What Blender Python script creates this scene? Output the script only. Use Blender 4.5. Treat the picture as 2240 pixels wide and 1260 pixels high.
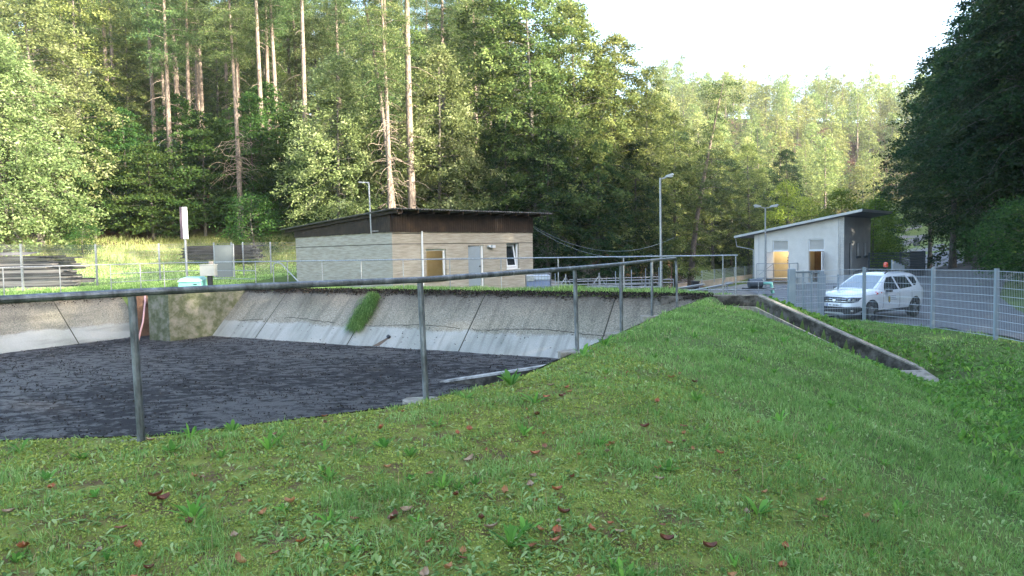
import bpy, bmesh, math, random
import numpy as np
from mathutils import Vector, Matrix
R = math.radians
for o in list(bpy.data.objects): bpy.data.objects.remove(o)
S = bpy.context.scene
COL = S.collection
rng = np.random.default_rng(7); random.seed(7)

# ------------------------------------------------------------------ camera
EYE = 1.37; FPX = 1500.0
cd = bpy.data.cameras.new('camera'); cam = bpy.data.objects.new('camera', cd); COL.objects.link(cam)
cd.sensor_width = 36; cd.lens = 36 * FPX / 2240; cd.clip_start = .1; cd.clip_end = 3000
cam.matrix_world = Matrix.Translation((0, 0, EYE)) @ Matrix.Rotation(R(90) - math.atan(81.8 / FPX), 4, 'X') @ Matrix.Rotation(-.0195, 4, 'Z')
S.camera = cam
# ------------------------------------------------------------------ light
SUN_EL, SUN_AZ = 19.0, 122.0          # azimuth clockwise from the view direction (+Y)
w = bpy.data.worlds.new('World'); S.world = w; w.use_nodes = True
wn = w.node_tree; bg = wn.nodes['Background']
sky = wn.nodes.new('ShaderNodeTexSky'); sky.sky_type = 'NISHITA'; sky.sun_disc = False
sky.sun_elevation = R(SUN_EL); sky.sun_rotation = R(SUN_AZ); sky.air_density = 1.0; sky.dust_density = 2.6; sky.ozone_density = 1.0
wn.links.new(sky.outputs[0], bg.inputs[0]); bg.inputs[1].default_value = .15
sl = bpy.data.lights.new('sun', 'SUN'); sl.energy = 4.2; sl.angle = R(.5); sl.color = (1, .9, .72)
so = bpy.data.objects.new('sun', sl); COL.objects.link(so)
sd = Vector((math.cos(R(SUN_EL)) * math.sin(R(SUN_AZ)), math.cos(R(SUN_EL)) * math.cos(R(SUN_AZ)), math.sin(R(SUN_EL))))
so.rotation_euler = sd.to_track_quat('Z', 'Y').to_euler(); so.location = (60, 0, 60)
S.view_settings.view_transform = 'Standard'; S.view_settings.look = 'None'; S.view_settings.gamma = 1
S.view_settings.exposure = 2.95
S.cycles.max_bounces = 7; S.cycles.diffuse_bounces = 3; S.cycles.transmission_bounces = 5; S.cycles.transparent_max_bounces = 8
S.cycles.volume_bounces = 1; S.cycles.use_denoising = True
try: S.cycles.sample_clamp_indirect = 6
except Exception: pass

# ------------------------------------------------------------------ object helpers
def tag(o, label=None, cat=None, group=None, kind=None):
    if label: o['label'] = label
    if cat: o['category'] = cat
    if group: o['group'] = group
    if kind: o['kind'] = kind
    return o
def wloc(o):
    v = Vector((0, 0, 0))
    while o is not None: v += o.location; o = o.parent
    return v
def thing(name, loc, label, cat, group=None, rz=0):
    o = bpy.data.objects.new(name, None); o.location = loc; o.rotation_euler = (0, 0, rz); COL.objects.link(o)
    o.empty_display_size = .2
    return tag(o, label, cat, group)
def mesh_np(name, V, faces_q=None, faces_t=None, mat=None, smooth=False, lv=None):
    """fast mesh from numpy: V (n,3), quads (m,4), tris (k,3)"""
    me = bpy.data.meshes.new(name)
    nq = 0 if faces_q is None else len(faces_q); nt = 0 if faces_t is None else len(faces_t)
    me.vertices.add(len(V)); me.vertices.foreach_set('co', np.ascontiguousarray(V, np.float32).ravel())
    idx = []; st = []; c = 0
    if nq: idx.append(np.asarray(faces_q, np.int32).ravel()); st.append(np.arange(nq) * 4); c = nq * 4
    if nt: idx.append(np.asarray(faces_t, np.int32).ravel()); st.append(c + np.arange(nt) * 3)
    idx = np.concatenate(idx).astype(np.int32); st = np.concatenate(st).astype(np.int32)
    me.loops.add(len(idx)); me.loops.foreach_set('vertex_index', idx)
    me.polygons.add(nq + nt); me.polygons.foreach_set('loop_start', st)
    if smooth: me.polygons.foreach_set('use_smooth', np.ones(nq + nt, bool))
    if lv is not None:
        a = me.attributes.new('lv', 'FLOAT', 'POINT'); a.data.foreach_set('value', np.asarray(lv, np.float32))
    me.update(calc_edges=True); me.validate()
    if mat: me.materials.append(mat)
    return me
def link(name, me, parent=None, loc=(0, 0, 0)):
    o = bpy.data.objects.new(name, me); o.parent = parent; o.location = loc; COL.objects.link(o); return o
class MB:
    def __init__(s): s.v = []; s.f = []
    def add(s, v, f):
        n = len(s.v); s.v += [tuple(p) for p in v]; s.f += [tuple(i + n for i in q) for q in f]; return s
    def box(s, c, size, rz=0, M=None):
        x, y, z = [a / 2 for a in size]
        v = [Vector((i * x, j * y, k * z)) for k in (-1, 1) for i, j in ((-1, -1), (1, -1), (1, 1), (-1, 1))]
        m = M if M else Matrix.Rotation(rz, 3, 'Z')
        v = [m @ p + Vector(c) for p in v]
        return s.add(v, [(3, 2, 1, 0), (4, 5, 6, 7), (0, 1, 5, 4), (1, 2, 6, 5), (2, 3, 7, 6), (3, 0, 4, 7)])
    def bar(s, a, b, w_, h_):
        a = Vector(a); b = Vector(b); d = (b - a); L = d.length; d.normalize()
        up = Vector((0, 0, 1)) if abs(d.z) < .95 else Vector((0, 1, 0))
        sx = d.cross(up).normalized(); sz = sx.cross(d).normalized()
        M = Matrix((d, sx, sz)).transposed()
        return s.box((a + b) / 2, (L, w_, h_), M=M)
    def tube(s, pts, r, n=8, cap=True):
        P = [Vector(p) for p in pts]; rr = r if hasattr(r, '__len__') else [r] * len(P)
        k0 = len(s.v); ref = None
        for i, p in enumerate(P):
            d = (P[min(i + 1, len(P) - 1)] - P[max(i - 1, 0)]).normalized()
            if ref is None: ref = Vector((1, 0, 0)) if abs(d.x) < .8 else Vector((0, 1, 0))
            a = (ref - d * ref.dot(d)).normalized(); b = d.cross(a); ref = a
            for j in range(n):
                t = 2 * math.pi * j / n; s.v.append(tuple(p + a * (math.cos(t) * rr[i]) + b * (math.sin(t) * rr[i])))
        for i in range(len(P) - 1):
            for j in range(n):
                q = k0 + i * n; j2 = (j + 1) % n
                s.f.append((q + j, q + j2, q + n + j2, q + n + j))
        if cap:
            s.f.append(tuple(k0 + j for j in range(n))[::-1]); q = k0 + (len(P) - 1) * n; s.f.append(tuple(q + j for j in range(n)))
        return s
    def prism(s, poly, z0, z1):
        """poly xy list; z0/z1 scalars or lists"""
        n = len(poly); a = z0 if hasattr(z0, '__len__') else [z0] * n; b = z1 if hasattr(z1, '__len__') else [z1] * n
        v = [(p[0], p[1], a[i]) for i, p in enumerate(poly)] + [(p[0], p[1], b[i]) for i, p in enumerate(poly)]
        ar = sum(poly[i][0] * poly[(i + 1) % n][1] - poly[(i + 1) % n][0] * poly[i][1] for i in range(n))
        f = [tuple(range(n))[::-1], tuple(range(n, 2 * n))] + [(i, (i + 1) % n, n + (i + 1) % n, n + i) for i in range(n)]
        if ar < 0: f = [q[::-1] for q in f]
        return s.add(v, f)
    def build(s, name, mat, parent=None, smooth=False, bevel=0):
        if parent is not None: L = wloc(parent); loc = (0, 0, 0)
        else:
            A = np.array(s.v); L = Vector(((A[:, 0].min() + A[:, 0].max()) / 2, (A[:, 1].min() + A[:, 1].max()) / 2, A[:, 2].min())); loc = L
        me = bpy.data.meshes.new(name); me.from_pydata([(p[0] - L.x, p[1] - L.y, p[2] - L.z) for p in s.v], [], s.f)
        if smooth: me.polygons.foreach_set('use_smooth', [True] * len(me.polygons))
        me.update(); me.materials.append(mat)
        o = link(name, me, parent, loc)
        if smooth == 'auto':
            m = o.modifiers.new('edge', 'EDGE_SPLIT'); m.split_angle = R(35)
        if bevel:
            m = o.modifiers.new('bevel', 'BEVEL'); m.width = bevel; m.segments = 2; m.limit_method = 'ANGLE'
        return o

# ------------------------------------------------------------------ materials
def nmat(name, cols, scale=5, rough=.8, bump=0, metal=0, detail=8, pos=None, bscale=None, spec=.3, coord='Object', stretch=None, trans=0):
    m = bpy.data.materials.new(name); m.use_nodes = True; nt = m.node_tree; N = nt.nodes; L = nt.links
    b = N['Principled BSDF']; b.inputs['Roughness'].default_value = rough; b.inputs['Metallic'].default_value = metal
    b.inputs['Specular IOR Level'].default_value = spec
    tc = N.new('ShaderNodeTexCoord'); src = tc.outputs[coord]
    if stretch:
        mp = N.new('ShaderNodeMapping'); mp.inputs['Scale'].default_value = stretch; L.new(src, mp.inputs[0]); src = mp.outputs[0]
    nz = N.new('ShaderNodeTexNoise'); nz.inputs['Scale'].default_value = scale; nz.inputs['Detail'].default_value = detail; nz.inputs['Roughness'].default_value = .65
    L.new(src, nz.inputs['Vector'])
    cr = N.new('ShaderNodeValToRGB'); L.new(nz.outputs['Fac'], cr.inputs[0])
    e = cr.color_ramp.elements; n = len(cols)
    ps = pos or [.3 + .4 * i / max(1, n - 1) for i in range(n)]
    e[0].position = ps[0]; e[0].color = (*cols[0], 1); e[1].position = ps[-1]; e[1].color = (*cols[-1], 1)
    for i in range(1, n - 1): q = e.new(ps[i]); q.color = (*cols[i], 1)
    L.new(cr.outputs[0], b.inputs['Base Color'])
    if bump:
        n2 = N.new('ShaderNodeTexNoise'); n2.inputs['Scale'].default_value = bscale or scale * 4; n2.inputs['Detail'].default_value = 6; L.new(src, n2.inputs['Vector'])
        bp = N.new('ShaderNodeBump'); bp.inputs['Strength'].default_value = bump; bp.inputs['Distance'].default_value = .03
        L.new(n2.outputs['Fac'], bp.inputs['Height']); L.new(bp.outputs[0], b.inputs['Normal'])
    return m
def flat(name, c, rough=.5, metal=0, spec=.5, **k): return nmat(name, [tuple(a * .92 for a in c), c, tuple(min(1, a * 1.06) for a in c)], k.pop('scale', 3), rough, k.pop('bump', .05), metal, spec=spec, **k)
def leafmat(name, dark, mid, light, trans=.4, hue=.03, brown=None):
    m = bpy.data.materials.new(name); m.use_nodes = True; nt = m.node_tree; N = nt.nodes; L = nt.links
    b = N['Principled BSDF']; out = N['Material Output']; b.inputs['Roughness'].default_value = .6; b.inputs['Specular IOR Level'].default_value = .12
    at = N.new('ShaderNodeAttribute'); at.attribute_name = 'lv'
    cr = N.new('ShaderNodeValToRGB'); L.new(at.outputs['Fac'], cr.inputs[0]); e = cr.color_ramp.elements
    e[0].position = 0; e[0].color = (*dark, 1); e[1].position = 1; e[1].color = (*light, 1); q = e.new(.55); q.color = (*mid, 1)
    if brown: e[-1].position = .96; q = e.new(1.0); q.color = (*brown, 1)
    oi = N.new('ShaderNodeObjectInfo'); hs = N.new('ShaderNodeHueSaturation')
    mr = N.new('ShaderNodeMapRange'); mr.inputs['To Min'].default_value = .5 - hue; mr.inputs['To Max'].default_value = .5 + hue * .6; L.new(oi.outputs['Random'], mr.inputs[0])
    m2 = N.new('ShaderNodeMapRange'); m2.inputs['To Min'].default_value = .78; m2.inputs['To Max'].default_value = 1.2
    ml = N.new('ShaderNodeMath'); ml.operation = 'MULTIPLY'; ml.inputs[1].default_value = 7.31; fr = N.new('ShaderNodeMath'); fr.operation = 'FRACT'
    L.new(oi.outputs['Random'], ml.inputs[0]); L.new(ml.outputs[0], fr.inputs[0]); L.new(fr.outputs[0], m2.inputs[0])
    L.new(mr.outputs[0], hs.inputs['Hue']); L.new(m2.outputs[0], hs.inputs['Value']); L.new(cr.outputs[0], hs.inputs['Color'])
    L.new(hs.outputs[0], b.inputs['Base Color'])
    tr = N.new('ShaderNodeBsdfTranslucent'); hv = N.new('ShaderNodeHueSaturation'); hv.inputs['Value'].default_value = 1.5; hv.inputs['Hue'].default_value = .485; L.new(hs.outputs[0], hv.inputs['Color']); L.new(hv.outputs[0], tr.inputs['Color'])
    mx = N.new('ShaderNodeMixShader'); mx.inputs[0].default_value = trans
    L.new(b.outputs[0], mx.inputs[1]); L.new(tr.outputs[0], mx.inputs[2]); L.new(mx.outputs[0], out.inputs['Surface'])
    return m
def glassmat(name, tint=(.02, .025, .03), rough=.03):
    m = bpy.data.materials.new(name); m.use_nodes = True; b = m.node_tree.nodes['Principled BSDF']
    b.inputs['Base Color'].default_value = (*tint, 1); b.inputs['Roughness'].default_value = rough; b.inputs['Specular IOR Level'].default_value = .8
    return m
def zinc(name, a=.28, b=.42): return nmat(name, [(a * .8, a * .85, a * .88), (a, a * 1.04, a * 1.08), (b, b * 1.03, b * 1.06)], 22, .42, .15, .75, pos=[.3, .5, .7], spec=.5)
M = {}
M['zinc'] = zinc('galvanised_steel', .3, .5); M['zinc_dark'] = nmat('weathered_steel_pipe', [(.045, .05, .052), (.13, .145, .155), (.26, .285, .31)], 9, .5, .25, .6, pos=[.32, .5, .68], stretch=(1, 1, .4))
M['fence'] = flat('grey_fence_steel', (.25, .3, .34), .5, .3); M['fence_dark'] = flat('anthracite_fence_steel', (.07, .085, .1), .5, .2)
M['wood_dark'] = nmat('dark_stained_boards', [(.018, .012, .009), (.035, .022, .015), (.08, .045, .022)], 2.2, .7, .3, pos=[.35, .55, .8])
M['roof_dark'] = nmat('old_fibre_roof', [(.05, .045, .04), (.1, .09, .085), (.16, .15, .14)], 3, .85, .3)
M['render'] = nmat('pale_render', [(.55, .525, .48), (.6, .575, .53), (.66, .63, .58)], 1.6, .85, .08, bscale=90)
M['render_shaded'] = nmat('shaded_render', [(.32, .32, .32), (.37, .37, .365), (.42, .415, .41)], 1.4, .9, .1, bscale=60)  # darker copy of the white render; overhang shade put into the end wall colour
M['white'] = flat('white_paint', (.72, .73, .74), .4); M['metal_roof'] = nmat('grey_sheet_roof', [(.3, .31, .32), (.38, .39, .4), (.45, .46, .47)], 2, .4, .05, .5)
M['door'] = flat('grey_blue_paint', (.24, .28, .31), .45); M['black'] = flat('black_plastic', (.012, .012, .014), .5)
M['glass'] = glassmat('dark_glass'); M['ochre'] = nmat('ochre_inner_wall', [(.42, .35, .22), (.5, .42, .28), (.55, .47, .33)], 1.2, .8)
M['dim'] = nmat('dim_inner_wall', [(.05, .04, .03), (.09, .07, .05)], 2, .9)
M['timber'] = nmat('weathered_timber', [(.09, .085, .08), (.2, .185, .17), (.34, .32, .3)], 3, .85, .3, stretch=(.25, 3, 6))
M['timber_dark'] = nmat('dark_wet_timber', [(.012, .011, .011), (.03, .028, .028), (.07, .065, .062)], 4, .8, .3, stretch=(.3, 3, 5))
M['mint'] = flat('mint_plastic', (.2, .5, .43), .45); M['box_grey'] = flat('grey_cabinet', (.3, .31, .29), .5); M['rust'] = nmat('rusty_steel', [(.07, .03, .02), (.15, .07, .045), (.22, .11, .07)], 9, .85, .3)
M['pink'] = flat('pink_hose_rubber', (.45, .26, .26), .5); M['green_box'] = flat('green_cabinet_paint', (.07, .14, .05), .6)
M['lamp_glass'] = flat('lamp_cover_plastic', (.6, .62, .64), .25); M['tank_plastic'] = nmat('milky_tank_plastic', [(.42, .47, .55), (.55, .6, .66)], 1.5, .35)
M['tank_wet'] = nmat('filled_tank_plastic', [(.16, .2, .32), (.24, .29, .42)], 1.5, .3)
M['bark_pine'] = nmat('pine_bark', [(.06, .048, .04), (.17, .135, .11), (.33, .28, .235)], 6, .95, .8, stretch=(3, 3, .6), pos=[.35, .52, .7])
M['bark_grey'] = nmat('grey_bark', [(.035, .032, .028), (.09, .082, .07), (.17, .155, .13)], 5, .95, .6, stretch=(3, 3, .6))
M['twig'] = nmat('dry_twigs', [(.16, .12, .09), (.28, .22, .17), (.4, .33, .27)], 8, .9)
M['leaf_beech'] = leafmat('beech_leaves', (.04, .07, .02), (.12, .17, .05), (.25, .3, .1), .42)
M['leaf_pale'] = leafmat('pale_leaves', (.06, .1, .035), (.15, .21, .08), (.28, .34, .17), .4)
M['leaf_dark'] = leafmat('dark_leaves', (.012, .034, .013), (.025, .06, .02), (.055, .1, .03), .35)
M['leaf_lime'] = leafmat('lime_green_leaves', (.06, .11, .015), (.12, .19, .025), (.2, .26, .05), .45)
M['leaf_under'] = leafmat('understorey_leaves', (.02, .055, .016), (.04, .095, .022), (.08, .14, .035), .4)
M['needle'] = leafmat('pine_needles', (.03, .06, .022), (.075, .12, .04), (.16, .2, .08), .3)
M['needle_dark'] = leafmat('spruce_needles', (.01, .028, .014), (.02, .048, .022), (.04, .075, .03), .2)
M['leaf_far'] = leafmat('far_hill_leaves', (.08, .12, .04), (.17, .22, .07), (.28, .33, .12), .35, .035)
M['blade'] = leafmat('grass_blades', (.06, .13, .03), (.17, .3, .075), (.38, .48, .2), .35, 0, brown=(.3, .24, .12))
M['blade_dry'] = leafmat('dry_meadow_grass', (.1, .15, .04), (.24, .29, .1), (.42, .4, .22), .4, 0)
M['weed'] = leafmat('broad_weed_leaves', (.05, .14, .025), (.11, .27, .04), (.22, .4, .08), .4, 0.01)
M['moss'] = leafmat('moss_tips', (.08, .11, .02), (.2, .26, .05), (.36, .4, .1), .25, 0, brown=(.16, .1, .04))
M['debris'] = leafmat('dark_rim_litter', (.012, .01, .008), (.035, .027, .02), (.12, .09, .07), .05, 0)
M['brownleaf'] = nmat('fallen_leaf', [(.16, .05, .025), (.3, .12, .05), (.42, .22, .1)], 22, .6, .3)

# ------------------------------------------------------------------ ground height
A0 = R(-29); U = np.array([math.cos(A0), math.sin(A0)]); Vv = np.array([-math.sin(A0), math.cos(A0)])
def uv(u, v): return (U[0] * u + Vv[0] * v, U[1] * u + Vv[1] * v)
def touv(x, y): return x * U[0] + y * U[1], x * Vv[0] + y * Vv[1]
POOL = [uv(*p) for p in [(-27.5, 19.2), (-4.4, 19.2), (-4.15, 14), (-3.8, 10), (-3.52, 6.4), (-3.84, 4.8), (-4.9, 3.25), (-5.95, 2.6), (-7.4, 1.5), (-12, .8), (-27.5, .6)]]
SL = -1.7     # level of the sludge
WALL = [(4.8, 18.95, 0.0), (6.75, 18.7, 0.0), (9.05, 15.7, -1.45)]
CP = np.array([
 (-3, -3, -.2), (-8, 0, 0), (0, 0, -.17), (-2, 1.5, -.08), (-3, 3.4, 0), (-5, 4, 0), (-1, 3, -.04), (-.8, 5.4, 0), (.6, 6, 0), (1.2, 9, 0), (2.4, 11, 0), (3.4, 13.5, 0), (4.4, 16, 0), (4.9, 17.6, -.1),
 (1.5, 2, -.42), (2.2, 5, -.3), (3, 8, -.25), (4.5, 11, -.3), (5.3, 14, -.25), (5.8, 16.4, -.25), (6.3, 18.0, -.35),
 (3, 0, -1.1), (4, 4, -1.05), (5.2, 8, -1.0), (6.3, 11, -.95), (7, 14, -.95), (6, 0, -1.7), (6.8, 4, -1.65), (7.8, 8, -1.6), (8.5, 11.5, -1.6), (8.9, 14.5, -1.6), (8, -4, -1.9),
 (7.5, 16.7, -.95), (9.5, 15.0, -1.5), (8.7, 17.3, -.95), (7.6, 18.7, -.35), (6.9, 19.4, -.15), (9.8, 14, -1.35), (10.2, 16.4, -1.12),
 (11.4, 12, -1.0), (11.4, 16.1, -.95), (11.4, 18.5, -.98), (10.6, 20.6, -1.0), (8.6, 20.7, -.95), (11.2, 6, -1.25), (12.5, 0, -1.3),
 (13.5, 25.5, -1.4), (11, 23, -1.35), (16, 20, -1.35), (16, 12, -1.35), (17, 30, -1.35), (21, 24, -1.2), (22, 12, -1.0), (10, 27, -1.3), (16, 4, -1.3),
 # far rim and the buildings' yard
 (-27, 33, 0), (-16, 31, 0), (-11, 29.6, 0), (-3, 25.2, 0), (2, 22.4, 0), (5, 20.6, 0), (6.0, 22.6, -.7), (2.5, 25, -.7), (-2, 28.5, -.45), (-5.5, 31, -.4), (1, 36, -.9), (5, 30, -1.1), (8, 24, -1.15),
 (-12, 38, -.1), (-21.5, 30, -.02), (-21, 34, 0), (-20.3, 39.6, .1), (-16, 41, .1), (-15.7, 44.8, .15), (-31, 28, 0), (-35, 10, 0), (-30, 0, 0), (-8, 46, .1), (0, 45, -.6),
 (16, 46, -1.15), (22, 45, -1.2), (25, 49, -1.2), (12, 38, -1.3), (17, 36, -1.3), (9, 45, -1.9), (12, 60, -2.8), (20, 62, -3.3), (15, 71, -3.8), (25, 76, -4.6), (22, 78, -4.6), (32, 92, -4.8), (36, 94, -4.6), (28, 84, -4.7), (6, 60, -2.4),
 (22, 85, -2.85), (35, 105, -2.85), (28, 96, -2.85), (31.5, 100, -2.85), (16, 78, -2.8), (31, 52, -1.25), (29, 62, -1.4), (19, 92, -2.6), (10, 79, -2.3),
 # lawn, forest hill
 (-25, 46, .35), (-27, 52, 1.2), (-28, 58, 2.3), (-29, 64, 4.2), (-12, 52, .8), (-11, 58, 1.9), (-10, 64, 3.6), (-50, 45, .5), (-55, 60, 3.5), (-75, 60, 7), (0, 58, .6), (2, 68, 2.4), (-30, 80, 9), (-10, 80, 8), (8, 90, 4),
 (-40, 110, 17), (-10, 110, 15), (15, 120, 8), (-40, 160, 22), (0, 160, 22), (-100, 120, 26), (-100, 220, 32), (0, 230, 34), (-150, 20, 12), (-60, 0, 0),
 # road and valley
 (33, 56, -1.3), (45, 72, -1.3), (58, 93, -1.2), (76, 125, -.9), (88, 150, 0), (105, 180, 3), (118, 205, 7), (66, 125, -1.5), (70, 145, -.3), (40, 120, -2.2), (50, 150, 2), (50, 110, -2),
 # far hill
 (40, 190, 16), (75, 190, 13), (95, 215, 16), (60, 240, 38), (100, 260, 42), (140, 250, 34), (70, 290, 57), (120, 300, 56), (160, 300, 53), (90, 360, 60), (200, 360, 62), (300, 360, 60), (0, 380, 48),
 # right hill, its unseen rise shaped to block the low sun
 (24, 30, -.6), (30, 36, .2), (35, 44, .3), (32, 26, 2.5), (42, 34, 5), (50, 48, 4.5), (62, 66, 4), (76, 92, 3), (60, 30, 15), (75, 55, 16), (100, 40, 32), (110, 90, 26), (120, 130, 18), (140, 170, 18), (170, 60, 50), (200, 150, 50),
 (26, 4, -.2), (34, -6, 3), (55, -10, 12), (100, -30, 32), (180, -60, 50), (20, -25, -1), (-20, -25, 0), (60, -80, 14), (400, 0, 60), (-400, 0, 30), (0, -300, 0), (0, 500, 50), (400, 500, 60), (-400, 500, 40), (400, -300, 50), (-400, -300, 10)], float)
_P = CP[:, :2]; _n = len(CP)
_K = np.linalg.norm(_P[:, None] - _P[None], axis=2) ; _K = np.sqrt(_K ** 2 + .3)
_A = np.zeros((_n + 3, _n + 3)); _A[:_n, :_n] = _K; _A[:_n, _n] = 1; _A[:_n, _n + 1:] = _P; _A[_n, :_n] = 1; _A[_n + 1:, :_n] = _P.T
_W = np.linalg.solve(_A, np.concatenate([CP[:, 2], [0, 0, 0]]))
def seg_dist(x, y, poly, closed=True):
    d = np.full(x.shape, 1e9); n = len(poly)
    for i in range(n if closed else n - 1):
        ax, ay = poly[i][:2]; bx, by = poly[(i + 1) % n][:2]; dx, dy = bx - ax, by - ay
        t = np.clip(((x - ax) * dx + (y - ay) * dy) / (dx * dx + dy * dy), 0, 1)
        d = np.minimum(d, np.hypot(x - ax - t * dx, y - ay - t * dy))
    return d
def inside(x, y, poly):
    r = np.zeros(x.shape, bool); n = len(poly)
    for i in range(n):
        ax, ay = poly[i]; bx, by = poly[(i + 1) % n]
        c = ((ay > y) != (by > y)) & (x < (bx - ax) * (y - ay) / (by - ay + 1e-12) + ax); r ^= c
    return r
def smooth_h(x, y):
    out = np.empty(x.shape); xf = x.ravel(); yf = y.ravel(); of = np.empty(xf.shape)
    for s in range(0, len(xf), 40000):
        X = xf[s:s + 40000]; Y = yf[s:s + 40000]
        D = np.sqrt((X[:, None] - _P[:, 0]) ** 2 + (Y[:, None] - _P[:, 1]) ** 2 + .3)
        of[s:s + 40000] = D @ _W[:_n] + _W[_n] + X * _W[_n + 1] + Y * _W[_n + 2]
    return of.reshape(x.shape)
def H(x, y):
    x = np.asarray(x, float); y = np.asarray(y, float)
    h = smooth_h(x, y)
    u, v = touv(x, y)
    # flat bank top beside the basin
    near = (u > -6) & (v < 19)
    d = seg_dist(x, y, POOL); ins = inside(x, y, POOL)
    fl = np.clip(1 - d / .55, 0, 1); h = h * (1 - fl)
    bumps = .02 * np.sin(x * 3.1 + y * 1.7) * np.sin(y * 2.3 - x * 1.1) + .012 * np.sin(x * 7.3 + 1) * np.sin(y * 6.1)
    h = h + bumps * (1 - fl)
    # spillway channel along the wing wall
    dw = seg_dist(x, y, WALL, False)
    a, b = WALL[1], WALL[2]; side = (b[0] - a[0]) * (y - a[1]) - (b[1] - a[1]) * (x - a[0])
    t = np.clip(((x - a[0]) * (b[0] - a[0]) + (y - a[1]) * (b[1] - a[1])) / ((b[0] - a[0]) ** 2 + (b[1] - a[1]) ** 2), 0, 1)
    wt = a[2] + (b[2] - a[2]) * t
    nearside = (side < 0) & (dw < 1.0)
    far = (side > 0) & (dw < 1.3) & (x > 6.0)
    k = np.clip(1 - dw / 1.3, 0, 1); h = np.where(far, h * (1 - k) + (wt - .04) * k, h)
    k2 = np.clip((1.05 - dw) / .5, 0, 1); h = np.where(nearside & (x > 5.6), h * (1 - k2) + (wt - .30) * k2, h)
    kg = np.clip((dw - .38) / .34, 0, 1); h = np.where(nearside & (x > 5.6) & (dw < .75), np.minimum(h, (wt - .62) * (1 - kg) + (wt - .3) * kg), h)
    h = np.where(ins, np.maximum(-d * 1.0, -2.6), h)
    return h
def H1(x, y): return float(H(np.array([x]), np.array([y]))[0])
def rnd(a, b, s): return np.arange(a, b, s)
gx = np.concatenate([rnd(-264, -60, 12), rnd(-60, -26, 1), rnd(-26, -8, .3), rnd(-8, 12.5, .115), rnd(12.5, 24, .4), rnd(24, 70, 1.2), rnd(70, 340, 9)])
gy = np.concatenate([rnd(-118, -20, 14), rnd(-20, 0, 1), rnd(0, 21.5, .115), rnd(21.5, 36, .3), rnd(36, 70, .7), rnd(70, 130, 2), rnd(130, 460, 8)])
GX, GY = np.meshgrid(gx, gy); GZ = H(GX, GY)
nx, ny = len(gx), len(gy); ii = np.arange(nx * ny).reshape(ny, nx)
Q = np.stack([ii[:-1, :-1], ii[:-1, 1:], ii[1:, 1:], ii[1:, :-1]], -1).reshape(-1, 4)
gm = mesh_np('ground', np.stack([GX.ravel(), GY.ravel(), GZ.ravel()], 1), Q, smooth=True)
def zones(x, y):
    edge = 58 + 2.5 * np.sin(x * .21) + 1.5 * np.sin(x * .6)
    forest = np.clip((y - edge) / 3, 0, 1) * (x < 24) * np.where((x > 8) & (y < 78), 0, 1)
    forest = np.maximum(forest, np.clip((x - (22 + .62 * (y - 25))) / 3, 0, 1) * (y > 0) * (y < 110) * 1.0)
    forest = np.maximum(forest, np.clip((y - 130) / 10, 0, 1))
    forest = np.maximum(forest, np.clip((-x - 44) / 5, 0, 1) * (y > 40))
    rd = seg_dist(x, y, [(57, 93), (75.5, 124.5), (87.5, 150), (104.5, 180), (117.5, 205)], False); forest = forest * np.clip((rd - 11) / 5, 0, 1)
    dry = np.clip((y - 47) / 5, 0, 1) * np.clip((edge + 2 - y) / 3, 0, 1) * (x < 0)
    u, v = touv(x, y)
    moss = np.clip(1 - (x + .25 * y - 1.5) / 3.5, 0, 1) * (y < 12)
    yard = ((x > 2.5) & (y > 27) & (x > 7 - (y - 27)) & (y < 82) & (x < 30) & (y > x * .9 + 12)).astype(float)
    return forest, dry, moss, yard
z4 = zones(GX.ravel(), GY.ravel())
ca = gm.color_attributes.new('zone', 'FLOAT_COLOR', 'POINT'); ca.data.foreach_set('color', np.stack(z4, 1).astype(np.float32).ravel())
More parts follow.
